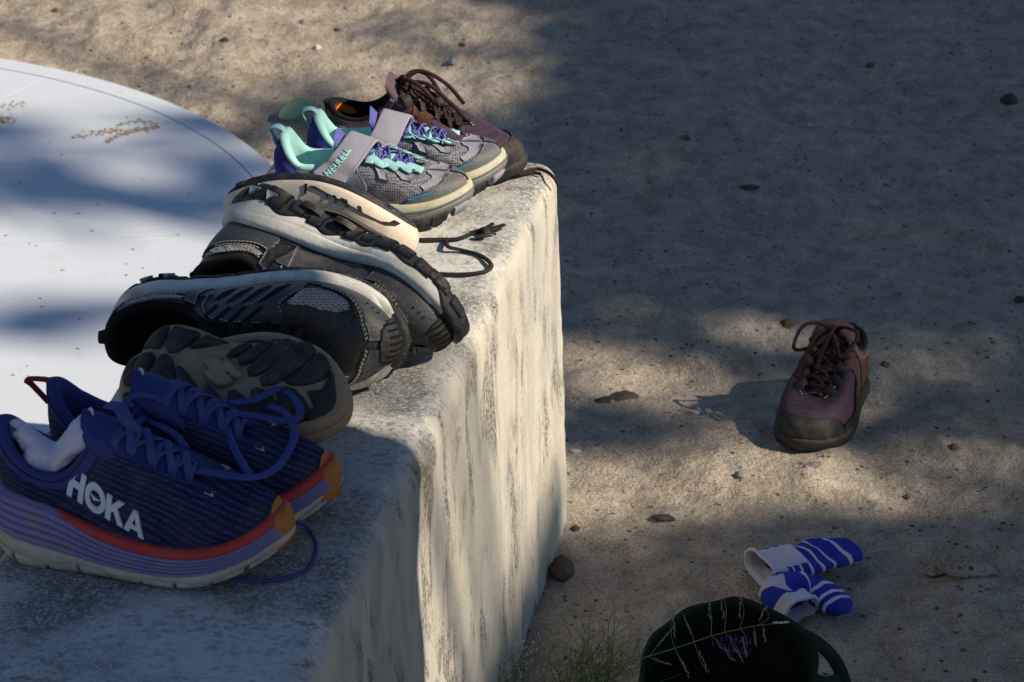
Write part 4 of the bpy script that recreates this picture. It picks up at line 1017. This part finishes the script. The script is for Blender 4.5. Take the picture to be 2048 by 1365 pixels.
# ------------------------------------------------------------------ plum barefoot shoes (one on the wall, one on the sand)
def plum_shoe(m, label, bow, hz=.81):
    keys = [(0, .010, 0, .094), (.06, .028, .17, .091), (.15, .10, .285, .083), (.24, .19, .30, .081), (.33, .27, .285, .092), (.41, .325, .235, .110), (.48, .365, .20, .120),
            (.56, .42, .19, .112), (.66, .505, .18, .093), (.78, .60, .165, .073), (.89, .675, .11, .062), (.96, .695, .05, .060), (1, .70, 0, .0595)]
    fe = [(0, .020), (.3, .017), (.7, .017), (.9, .020), (1, .025)]
    s = Shoe('barefoot_shoe', label, .222, .093, m, inner=scaled(keys, hz), feather=fe, ts=.010, heelbev=.004, upin=.002, c1=.95, bulge=.007, group='plum barefoot shoes')
    s.upper(M['plum_mesh']); s.lining(M['black_hole'], M['orange_cloth'], thick=.006, fl=.004); s.bottom(M['soot_rubber'], -.002)
    s.band('outsole', M['soot_rubber'], -.05, 1.0, .001, .004, bul=.002)
    for k in range(9):
        for yy in (-.26, .05, .3): s.lug(M['soot_rubber'], [(.06 + k * .1, yy - .08), (.11 + k * .1, yy - .08), (.11 + k * .1, yy + .06), (.06 + k * .1, yy + .06)], .003, round_=0)
    for sd in (1, -1):
        s.overlay('heel_panel', [(.0, .02), (.2, .02), (.33, .02), (.37, .35), (.40, .70), (.46, .90), (.30, .82), (.16, .80), (.0, .76)], M['cocoa'], .0013, (sd,))
        s.overlay('collar_panel', [(.0, .76), (.16, .80), (.30, .82), (.46, .90), (.48, .99), (.33, .99), (.16, .985), (.0, .985)], M['plum_cloth'], .0016, (sd,))
        s.overlay('side_bar', [(.44, .02), (.50, .02), (.56, .30), (.60, .55), (.70, .95), (.58, .96), (.52, .6)], M['cocoa'], .0018, (sd,))
        s.overlay('dark_bar', [(.36, .02), (.40, .02), (.47, .42), (.44, .48)], M['soot_rubber'], .0017, (sd,))
        s.overlay('dark_bar', [(.52, .02), (.555, .02), (.60, .26), (.575, .32)], M['soot_rubber'], .0022, (sd,))
        s.overlay('rand', [(.0, 0), (.3, 0), (.6, 0), (.72, 0), (.72, .10), (.6, .07), (.3, .09), (.0, .16)], M['soot_rubber'], .0022, (sd,))
        s.overlay('eyestay', [(.50, .86), (.62, .84), (.76, .82), (.86, .84), (.86, .98), (.7, .985), (.50, .985)], M['soot_rubber'], .0020, (sd,))
        for q in (.52, .59, .66, .73, .80):                # webbing loops along the throat
            P, N = s.pn(np.array([q if sd > 0 else 2 - q] * 3), np.array([.72, .86, .965])); mb = MB()
            sweep(mb, cr([P[0], P[0] * .5 + P[1] * .5 + N[1] * .0055, P[1] + N[1] * .0075, P[2] + N[2] * .004], 4), .0056, .0011, tuple(N[1])); mb.build('lace_loop', M['soot_rubber'], s.root)
        P, N = s.pn(np.array([.455 if sd > 0 else 2 - .455]), np.array([.93])); mb = MB()
        c = Vector(P[0] + N[0] * .002); z = Vector(N[0]); xx = z.orthogonal().normalized(); yy = z.cross(xx)
        G = [[tuple(c + z * (.0045 * math.cos(a)) + (xx * math.cos(b) + yy * math.sin(b)) * .0042 * math.sin(a)) for b in np.linspace(0, 2 * math.pi, 11)[:-1]] for a in np.linspace(.05, 1.6, 6)]
        mb.grid(G, cv=True).build('rivet', M['steel'], s.root)
    s.wrap('toe_rand', [(.71, 0), (.85, 0), (1.0, 0), (1.15, 0), (1.29, 0), (1.22, .22), (1.12, .38), (1.0, .46), (.88, .38), (.78, .22)], M['soot_rubber'], .0024)
    s.overlay('lilac_panel', [(.40, .06), (.455, .04), (.53, .50), (.50, .56), (.46, .46)], M['plum_cloth'], .0019)
    s.patch('heel_pad', poly2([(-.03, .82), (.05, .78), (.14, .78), (.19, .86), (.16, .95), (.06, .97), (-.02, .94)]), s.side(1 if s.m > 0 else -1), -.0085, M['orange_cloth'])
    s.stitch([[(.02, .74), (.16, .78), (.30, .80), (.45, .885)], [(.74, .80), (.84, .82), (.90, .86)]], M['stitch'])
    s.tongue(M['plum_cloth'], (.315, .108 + (hz - .81) * .11), .056, crown=.007, thick=.008, tip=.22)
    c = s.mid(.51, .008); ex = []
    r = .0024
    for sg in (1, -1):
        ex.append(([tuple(c), tuple(c + [.004, sg * .018, .008]), tuple(c + [.014, sg * .036, .004]), tuple(c + [.034, sg * (.040 if sg < 0 else .022), -.018]), tuple(c + [.030, sg * .016, -.012]), tuple(c + [.006, 0, .002])] if bow else
                   [tuple(c), tuple(c + [.010, sg * .014, .008]), tuple(c + [.026, sg * .020, .002]), tuple(c + [.040, sg * .014, -.018]), tuple(c + [.024, sg * .004, -.010]), tuple(c)], r, r))
    ex.append(([tuple(c + [-.004, .008, 0]), tuple(c + [.002, 0, .006]), tuple(c + [.006, -.008, 0]), tuple(c + [0, 0, -.005]), tuple(c + [-.004, .008, .001])], r * 1.3, r * 1.3))
    ex.append(([tuple(c), tuple(c + [.030, -.012, .004]), tuple(c + [.056, -.018, -.014]), tuple(c + [.078, -.022, -.034])], r, r))
    ex.append(([tuple(c), tuple(c + [.020, .006, .012]), tuple(c + [.048, .004, .0]), tuple(c + [.070, .0, -.022])], r, r))
    s.lacing(M['maroon_lace'], [.86, .79, .72, .65, .58, .51], r, r, .006, style='bar', extra=ex, vin=.97)
    s.pull(M['black_cloth'], .002, .012, .005)
    return s
p1 = plum_shoe(1, 'plum and brown laced shoe with an orange insole at the far end of the wall', False)
p1.place(at(650, 330, TOPZ), -8).fit(x1=1056, y1=378)
lace_world(p1, [([(1010, 352, T + .012), (1045, 345, T + .006), (1070, 338, T + .003), (1092, 343, T + .003), (1108, 356, T + .001), (1117, 372, T - .010)], .0022, .0018), ([(1035, 350, T + .006), (1062, 346, T + .003), (1082, 348, T + .003)], .0020, .0018)], M['maroon_lace'])
p2 = plum_shoe(-1, 'single plum and brown laced shoe standing alone on the sand', True, .88)
p2.root.scale = (1, 1, 1)
p2.place(at(1605, 897, 0), -112, anchor=(.238, 0, 0), z=gz(*at(1620, 840, 0).xy) + .004, sink=.004).fit(x1=1740, y1=903)


# ------------------------------------------------------------------ socks on the sand
def sock(path, wid, hei, pat, label, cuff, up=(0, 0, 1)):
    """flattened knitted tube open at its first end; pat(t) -> 0 pale, 1 blue"""
    C = cr(path, 12); n = len(C); T_ = np.gradient(C, axis=0); T_ /= np.linalg.norm(T_, axis=1)[:, None]
    k = 28; V = []; F_ = []; mi = []
    def ring(c, t, wd, ht, tl):
        sd = np.cross(t, up); sd /= np.linalg.norm(sd); nn = np.cross(sd, t)
        if tl is not None: nn = tl
        o = []
        for j in range(k):
            a = 2 * math.pi * j / k; ca, sa = math.cos(a), math.sin(a)
            p = c + sd * wd * .5 * np.sign(ca) * abs(ca) ** .75 + nn * ht * .5 * np.sign(sa) * abs(sa) ** .85
            p = p + np.array([0, 0, 1]) * (mnoise.noise(Vector((p[0], p[1], 0)) * 45) * .005 + mnoise.noise(Vector(p) * 110) * .0012); o.append(p)
        return o
    rows = []; tcol = []
    for i in range(n - 1, -1, -1):
        t = i / (n - 1); e = 1.0 if t < .82 else math.sqrt(max(.02, 1 - ((t - .82) / .185) ** 2))
        rows.append(ring(C[i], T_[i], np.interp(t, *wid) * e, np.interp(t, *hei) * e, None)); tcol.append(pat(t))
    first = rows[-1]; c0 = np.mean(first, 0)
    lipo = [c0 + (p - c0) * 1.05 - T_[0] * .003 for p in first]; rows.append(lipo); tcol.append(0)
    for d, s_ in ((-.004, .93), (.002, .86), (.02, .84), (.045, .80)): rows.append([c0 + (p - c0) * s_ + T_[0] * d for p in first]); tcol.append(0)
    V = [tuple(p) for r in rows for p in r]
    for i in range(len(rows) - 1):
        for j in range(k): F_.append((i * k + j, (i + 1) * k + j, (i + 1) * k + (j + 1) % k, i * k + (j + 1) % k)); mi.append(tcol[i])
    F_.append(tuple(range(k))); mi.append(tcol[0])
    zmin = min(v[2] for v in V); gzz = gz(path[1][0], path[1][1])
    V = [(x, y, z - zmin + gzz - .001) for x, y, z in V]
    root = empty('sock', (path[0][0], path[0][1], gzz)); L0 = np.array(root.location)
    o = obj('knit', [tuple(np.array(v) - L0) for v in V], F_, None, root, True, [M['sock_white'], M['sock_blue']], mi)
    mb = MB(); sweep(mb, [np.array(p) - L0 + np.array([0, 0, -zmin + gzz - .001]) for p in lipo + lipo[:1]], .0022, .0022, (0, 0, 1), 8, cap=False)
    mb.build('cuff', M['sock_white'], root)
    tag(root, label, 'sock'); return root
def W3(px, py, z): return tuple(at(px, py, z))
def pat1(t):
    if t < .17: return 0
    if t > .78: return 1
    if t > .745: return 0
    if t > .62: return 1
    return 1 if (t - .17) * 12 % 1 > .30 else 0
def pat2(t):
    if t > .95: return 1
    if t < .13: return 0
    if t < .52: return 1
    if t < .56: return 0
    if t < .70: return 1
    return 1 if (t - .70) * 11 % 1 > .36 else 0
sock([W3(1526, 1138, .02), W3(1560, 1128, .02), W3(1615, 1118, .018), W3(1670, 1104, .016), W3(1712, 1094, .014)], ([0, .25, .6, 1], [.058, .062, .066, .060]), ([0, .2, .5, 1], [.034, .022, .015, .013]), pat1,
     'blue and white striped sock lying flat, farther one of the two on the sand', 1)
sock([W3(1596, 1204, .022), W3(1572, 1180, .028), W3(1580, 1160, .030), W3(1620, 1160, .026), W3(1662, 1182, .022), W3(1694, 1206, .018)], ([0, .2, .5, 1], [.050, .056, .054, .044]), ([0, .25, .5, 1], [.040, .036, .030, .020]), pat2,
     'folded blue sock with a lilac cuff opening towards the camera, beside the dark cap', 1, (0, .25, 1))

# ------------------------------------------------------------------ dark cap lying upturned
def cap():
    g = mat_cloth('bottle_green_twill', (.010, .022, .018), .9, .4, .06); inner = mat_cloth('black_cap_lining', (.006, .008, .009), .95, .3, .03)
    band_m = mat_cloth('green_sweatband', (.012, .030, .024), .9, .3, .04); lab = mat_flat('violet_embroidery', (.10, .06, .28), .8)
    wh = mat_cloth('white_cap_cloth', (.62, .64, .68), .9, .15, .05)
    c = at(1448, 1385, .055); root = empty('cap', (c.x, c.y, gz(c.x, c.y)))
    ax = Vector((-.10, -.62, .78)).normalized(); e1 = Vector((1, .05, .05)); e1 = (e1 - ax * e1.dot(ax)).normalized(); e2 = ax.cross(e1); e2 = e2 if e2.y > 0 else -e2
    O = Vector(c) - root.location; O.z = .075 - root.location.z
    def P(a, t, r=1.0, dd=0.0):
        rr = math.cos(t * math.pi / 2) ** .62 * r; wob = 1 + .05 * math.sin(2 * a + .6) + .035 * math.sin(3 * a + 1)
        return O + e1 * (.092 * rr * wob * math.cos(a)) + e2 * (.084 * rr * wob * math.sin(a)) - ax * (.085 * math.sin(t * math.pi / 2) + dd + .010 * math.sin(2 * a + 2.0)) + ax * .004 * mnoise.noise(Vector((math.cos(a) * 3, math.sin(a) * 3, t * 4))) + (e1 * math.cos(a) + e2 * math.sin(a)) * .007 * mnoise.noise(Vector((math.cos(a) * 2.2, math.sin(a) * 2.2, t * 5 + 3)))
    A = np.linspace(0, 2 * math.pi, 61)[:-1]; Tt = np.linspace(0, .985, 14)
    MB().grid([[tuple(P(a, t)) for t in Tt] for a in A], cu=True).build('crown', g, root)
    MB().grid([[tuple(P(a, t, .965, -.002)) for t in Tt] for a in A], cu=True).build('lining', inner, root)
    MB().grid([[tuple(P(a, t, r, d)) for t, r, d in ((0, 1.0, 0), (0, 1.0, -.003), (0, .955, -.003), (.02, .95, 0), (.24, .945, 0), (.245, .955, 0))] for a in A], cu=True).build('sweatband', band_m, root)
    # stitched label on the inside
    f = lambda a, b: (np.array([tuple(P(x, y, .945, -.003)) for x, y in zip(a, b)]), np.array([tuple(ax * .5 - (e1 * math.cos(x) + e2 * math.sin(x)) * .8) for x in a]))
    dummy = h1
    for row, (b0, a0, a1, k) in enumerate(((.50, 1.75, .98, 10), (.64, 1.55, 1.02, 7))):
        for j in range(k):
            aa = a0 + (a1 - a0) * (j + .5) / k; hw = (a0 - a1) / k * .34; hh = .045
            q = [(aa - hw, b0 - hh), (aa + hw, b0 - hh), (aa + hw, b0 + hh), (aa - hw, b0 + hh)] if j % 3 else [(aa - hw * .4, b0 - hh), (aa + hw * .4, b0 - hh), (aa + hw, b0 + hh), (aa - hw, b0 + hh * .6)]
            o = dummy.patch('label_stitch', poly2(q), f, .0012, lab, parent=root)
    # brim folded white inside, and the strap that loops out on the right
    G = []
    for a in np.linspace(math.pi * 1.12, math.pi * 1.62, 16):
        k = math.sin((a - math.pi * 1.12) / (math.pi * .5) * math.pi)
        G.append([tuple(P(a, .02, .95 - .0 * k, -.004)), tuple(P(a, .10, .90 - .16 * k, -.012)), tuple(P(a, .16, .86 - .30 * k, -.010)), tuple(P(a, .20, .90 - .26 * k, .0))])
    MB().grid(G).build('turned_edge', wh, root)
    mb = MB(); Q = lambda px, py, z: Vector(at(px, py, z)) - root.location
    sweep(mb, cr([Q(1578, 1252, .085), Q(1602, 1268, .075), Q(1640, 1290, .055), Q(1672, 1325, .035), Q(1690, 1375, .02), Q(1680, 1420, .012)], 8), .0085, .0016, (.3, -.6, .7)); mb.build('strap', g, root)
    mb = MB(); sweep(mb, cr([Q(1605, 1262, .074), Q(1588, 1290, .06), Q(1590, 1320, .05), Q(1612, 1350, .04), Q(1650, 1368, .03), Q(1682, 1360, .025)], 8), .0085, .0016, (.3, -.6, .7)); mb.build('back_band', band_m, root)
    tag(root, 'dark green cap lying open on the sand by the socks', 'cap')
cap()

# ------------------------------------------------------------------ grass at the foot of the wall
M_STRAW = mat_flat('grass_straw', (.26, .26, .14), .7); M_GREEN = mat_flat('grass_green', (.13, .22, .05), .6); M_SEED = mat_flat('grass_seed', (.60, .58, .44), .7)
def tube_w(mb, pts, r, L0=Vector((0, 0, 0)), tp=.5): sweep(mb, [Vector(p) - L0 for p in cr([tuple(p) for p in pts], 6)], r, r, (0.3, 1, .2), 5, lambda t: 1 - tp * t)
def seed(mb, c, d, ln, r):
    d = Vector(d).normalized(); u = d.orthogonal().normalized(); v = d.cross(u); c = Vector(c)
    G = [[tuple(c + d * ln * (t - .5) + (u * math.cos(a) + v * math.sin(a)) * r * math.sin(math.pi * (.05 + .9 * t))) for a in (0, 1.26, 2.51, 3.77, 5.03)] for t in (0, .3, .6, 1)]
    mb.grid(G, cv=True)
def stalk():
    b = at(1060, 1392, 0); root = empty('grass_stalk', (b.x, b.y, 0)); L0 = root.location.copy(); rnd = random.Random(5)
    key = [(1060, 1392, 0.0), (1130, 1362, .035), (1240, 1330, .075), (1350, 1297, .105), (1425, 1272, .125), (1500, 1254, .14), (1556, 1247, .15)]
    pts = [at(*k) for k in key]; mb = MB(); tube_w(mb, pts, .0008, L0); mb.build('stem', M_GREEN, root)
    def spike(a, bq):
        A = at(*a); B = at(*bq); mb = MB(); mid_ = (A + B) / 2 + Vector((rnd.gauss(0, .003), 0, rnd.gauss(0, .003))); tube_w(mb, [A, mid_, B], .00032, L0)
        for k in range(9):
            t = .35 + .63 * k / 8; p = A.lerp(B, t) + Vector((rnd.gauss(0, .0006), 0, rnd.gauss(0, .0006))); seed(mb, p - L0, B - A, .0048, .0006)
        mb.build('spike', M_STRAW, root)
    for a, bq in (((1350, 1297, .105), (1347, 1225, .135)), ((1350, 1297, .105), (1378, 1352, .085)), ((1388, 1283, .115), (1368, 1233, .14)), ((1388, 1283, .115), (1416, 1345, .09)), ((1422, 1272, .125), (1418, 1188, .15)), ((1422, 1272, .125), (1468, 1322, .10)),
                  ((1449, 1264, .13), (1442, 1185, .16)), ((1449, 1264, .13), (1486, 1322, .105)), ((1480, 1257, .137), (1481, 1194, .165)), ((1480, 1257, .137), (1494, 1313, .115)), ((1506, 1253, .142), (1512, 1290, .125)), ((1524, 1250, .145), (1532, 1282, .13)),
                  ((1515, 1251, .143), (1531, 1214, .16)), ((1300, 1312, .09), (1350, 1250, .12)), ((1296, 1313, .09), (1342, 1330, .08))): spike(a, bq)
    mb = MB()
    for p in ((1552, 1246), (1562, 1246), (1572, 1245)): seed(mb, at(*p, .151) - L0, (1, 0, .05), .008, .0014)
    mb.build('tip_seed', M_SEED, root)
    tag(root, 'long green grass stalk with spiky seed branches reaching across the dark cap', 'grass')
stalk()
def tuft(name, label, spots, n, hgt, seedy, sd):
    rnd = random.Random(sd); b = at(*spots[0], 0); root = empty(name, (b.x, b.y, 0)); L0 = root.location.copy()
    bl = MB(); se = MB(); st = MB()
    for i in range(n):
        sp = spots[rnd.randrange(len(spots))]; a = at(sp[0] + rnd.gauss(0, 14), sp[1] + rnd.gauss(0, 10), 0); a.z = gz(a.x, a.y)
        h = hgt * rnd.uniform(.5, 1.15); lean = Vector((rnd.gauss(.25, .5), rnd.gauss(0, .45), 1)).normalized()
        e = a + lean * h; m = a + lean * h * .55 + Vector((rnd.gauss(0, .008), rnd.gauss(0, .008), .006))
        e.z -= h * .12
        tube_w(bl if i % 3 else st, [a, m, e], rnd.uniform(.0004, .0008), L0, .7)
        if rnd.random() < seedy:
            for k in range(rnd.randrange(5, 12)):
                t = rnd.uniform(.5, 1.0); p = a.lerp(e, t) + Vector((rnd.gauss(0, .006), rnd.gauss(0, .006), rnd.gauss(0.004, .006)))
                seed(se, p - L0, (rnd.gauss(0, .4), rnd.gauss(0, .4), 1), .0045, .0009)
                tube_w(st, [a.lerp(e, t - .06), a.lerp(e, t) * .5 + p * .5, p], .00022, L0, .2)
    tag(bl.build('blade', M_GREEN, root), kind='stuff'); tag(st.build('stem', M_STRAW, root), kind='stuff')
    if se.v: tag(se.build('seed', M_SEED, root), kind='stuff')
    tag(root, label, 'grass')
tuft('grass_tuft', 'wispy pale grass tuft with white seeds at the bottom edge by the cap', [(1130, 1385), (1165, 1392), (1210, 1400)], 85, .10, .35, 21)
tuft('grass_tuft', 'thin dark seed grass growing against the foot of the plastered wall', [(985, 1400), (1010, 1390), (1035, 1378)], 16, .10, .5, 22)
tuft('grass_tuft', 'sparse fine grass on the bare sand between wall and cap', [(1150, 1330), (1210, 1320), (1260, 1340)], 26, .075, .15, 23)

# ------------------------------------------------------------------ stones, leaf and litter
def stone(name, px, py, size, mat, label, cat='stone', flat=.6, sd=1, asp=1.0, group=None):
    rnd = random.Random(sd); c = at(px, py, 0); c.z = gz(c.x, c.y); bm = bmesh.new(); bmesh.ops.create_icosphere(bm, subdivisions=4, radius=1)
    off = Vector((rnd.uniform(0, 50), rnd.uniform(0, 50), 0))
    for v in bm.verts:
        n = 1 + .32 * mnoise.noise(v.co * 1.3 + off) + .20 * mnoise.noise(v.co * 2.7 + off) + .09 * mnoise.noise(v.co * 7 + off); q = v.co * n
        for ax in (Vector((.7, .3, .6)), Vector((-.6, -.5, .62)), Vector((.1, -.8, .58)), Vector((-.3, .7, .65))):    # broken faces
            d = q.dot(ax.normalized()) - .72
            if d > 0: q = q - ax.normalized() * d * .85
        v.co = Vector((q.x * size * asp, q.y * size, q.z * size * flat))
    me = bpy.data.meshes.new(name); bm.to_mesh(me); bm.free(); me.materials.append(mat)
    for p in me.polygons: p.use_smooth = True
    o = bpy.data.objects.new(name, me); COL.objects.link(o); o.location = (c.x, c.y, c.z + size * flat * .35 + (.006 if name == 'sand_clod' else 0)); o.rotation_euler = (rnd.uniform(-.2, .2), rnd.uniform(-.2, .2), rnd.uniform(0, 6) if asp == 1 else rnd.uniform(-.3, .3))
    return tag(o, label, cat, group)
SB = mat_hide('brown_stone', (.115, .085, .06), .9, .4, .6, 130, .15); SG = mat_hide('grey_stone', (.17, .17, .18), .85, .3, .5, 150, .2)
SD = mat_hide('dark_stone', (.055, .05, .048), .85, .25, .6, 140, .2); SP = mat_hide('pale_stone', (.50, .46, .40), .8, .2, .4, 150, .2); ST = mat_hide('tan_clod', (.22, .165, .11), .95, .4, .8, 110, .1)
stone('stone', 1122, 1140, .0145, SB, 'brown stone standing against the foot of the plastered wall', flat=1.1, sd=8)
stone('stone', 1150, 1052, .006, SD, 'small dark stone at the far foot of the wall', sd=4)
stone('sand_clod', 1925, 1146, .026, M_SAND, 'flat tan clod of earth to the right of the socks', 'clod', .42, 5, 1.35)
stone('sand_clod', 1865, 1140, .014, M_SAND, 'crumbled low clod left of the larger flat clod', 'clod', .35, 6, 1.3)
for px, py, sz, mt, lb in ((606, 48, .0075, SG, 'round grey pebble on the sunlit sand above the plum shoe'), (634, 90, .007, SP, 'pale pebble on the sunlit sand above the plum shoe'), (905, 119, .0085, SG, 'blue grey pebble half in shade right of the plum shoe'),
                           (450, 84, .0085, SD, 'dark rough pebble on the sunlit sand beyond the round pad'), (110, 24, .007, SB, 'brown pebble near the top left corner'), (366, 80, .004, SG, 'tiny blue grey pebble left of the dark rough one'),
                           (672, 56, .0055, SD, 'dark pebble right of the round grey one'), (925, 86, .006, SD, 'dark pebble just above the blue grey one'), (380, 162, .006, SG, 'grey pebble near the rim of the pad'),
                           (1205, 803, .009, SD, 'black leaf fragment on the sand beside the wall'), (1245, 792, .013, SD, 'larger curled dark leaf fragment on the sand beside the wall'), (1328, 1031, .009, SD, 'dark flat pebble on the sand left of the socks'),
                           (1908, 892, .007, SB, 'brown pebble with a pale side in the sun right of the lone shoe'), (1625, 950, .007, SG, 'flat grey pebble just in front of the lone shoe'), (1478, 962, .006, SG, 'slim grey pebble left of the lone shoe toe'),
                           (1815, 982, .005, SB, 'reddish pebble in the bright patch at right'), (1500, 371, .009, SD, 'dark splinter on the shaded sand right of the wall end'), (1370, 286, .007, SB, 'brown lump on the shaded sand beyond the wall end'),
                           (2018, 212, .014, SD, 'dark lump of litter near the right edge'), (2040, 583, .008, SD, 'dark lump at the right edge level with the lone shoe'), (1575, 634, .010, SB, 'dark twig stub on the sand behind the lone shoe'),
                           (1770, 727, .0065, SB, 'orange brown pebble right of the lone shoe'), (1740, 133, .008, SB, 'brown pebble in the upper right shade')):
    leafy = 'leaf' in lb; stone('leaf_litter' if leafy else 'pebble', px, py, sz, mt, lb, 'leaf' if leafy else 'pebble', .35 if ('flat' in lb or leafy or 'splinter' in lb) else .7, int(px + py), 1.6 if leafy or 'splinter' in lb or 'flat' in lb else 1.0)
for px, py, sz, lb in ((1392, 823, .005, 'white chip at the tip of the lone shoe shadow'), (1151, 908, .0055, 'white chip next to the side of the wall'), (1317, 713, .0035, 'tiny white chip on the sand between wall and lone shoe'), (1733, 658, .0035, 'tiny white chip just behind the lone shoe'), (1620, 250, .004, 'pale bluish chip in the upper right shade')):
    stone('chip', px, py, sz, SP, lb, 'chip', .4, int(px), 1.4)
def green_leaf():
    c = at(592, 222, 0); z0 = gz(c.x, c.y); G = []
    for i in range(13):
        t = i / 12; wd = .020 * math.sin(math.pi * min(1, t * .92 + .06)) ** .8
        G.append([tuple(Vector((c.x, c.y, z0 + .006)) + Vector((.052 * (t - .5), .02 * (t - .5) + k * wd * .8, .001 + abs(k) * .008 + .010 * math.sin(t * 2.5) + k * wd * .5))) for k in (-1, -.5, 0, .5, 1)])
    Go = [[(p[0], p[1], p[2] - .0006) for p in r] for r in G]
    mb = MB(); mb.grid(G); mb.grid(Go); mb.build
    tag(mb.build('fallen_leaf', mat_flat('pale_green_leaf', (.22, .33, .20), .6)), 'pale green leaf lying on the sand behind the strap trainers', 'leaf')
green_leaf()
def litter():
    rnd = random.Random(9)
    for nm, mt, n, lo, hi, lab in (('dark_litter', SD, 5000, .0004, .0017, 'scattered dark bits of bark and leaf on the sand'), ('pale_grit', SP, 1100, .0006, .0017, 'scattered pale grit on the sand')):
        mb = MB()
        for _ in range(n):
            px, py = rnd.uniform(-20, 2070), rnd.uniform(-20, 1385)
            if nm == 'dark_litter' and mnoise.noise(Vector((px * .006, py * .009, 3))) < rnd.uniform(-.5, .35): continue
            c = at(px, py, 0); c.z = gz(c.x, c.y); s_ = rnd.uniform(lo, hi) * (1.8 if rnd.random() < .05 else 1); a = rnd.uniform(0, 6.28); l = rnd.uniform(.7, 1.8) if nm == 'dark_litter' else 1
            u = Vector((math.cos(a), math.sin(a), rnd.gauss(0, .2))) * s_ * l; v = Vector((-math.sin(a), math.cos(a), rnd.gauss(0, .2))) * s_ * .7; h = Vector((0, 0, s_ * .6))
            mb.add([c - u - v * .4, c - u * .2 + v, c + u, c + u * .1 - v, c + h, ], [(0, 1, 4), (1, 2, 4), (2, 3, 4), (3, 0, 4)])
        tag(mb.build(nm, mt, None, False), lab, 'litter', kind='stuff')
litter()
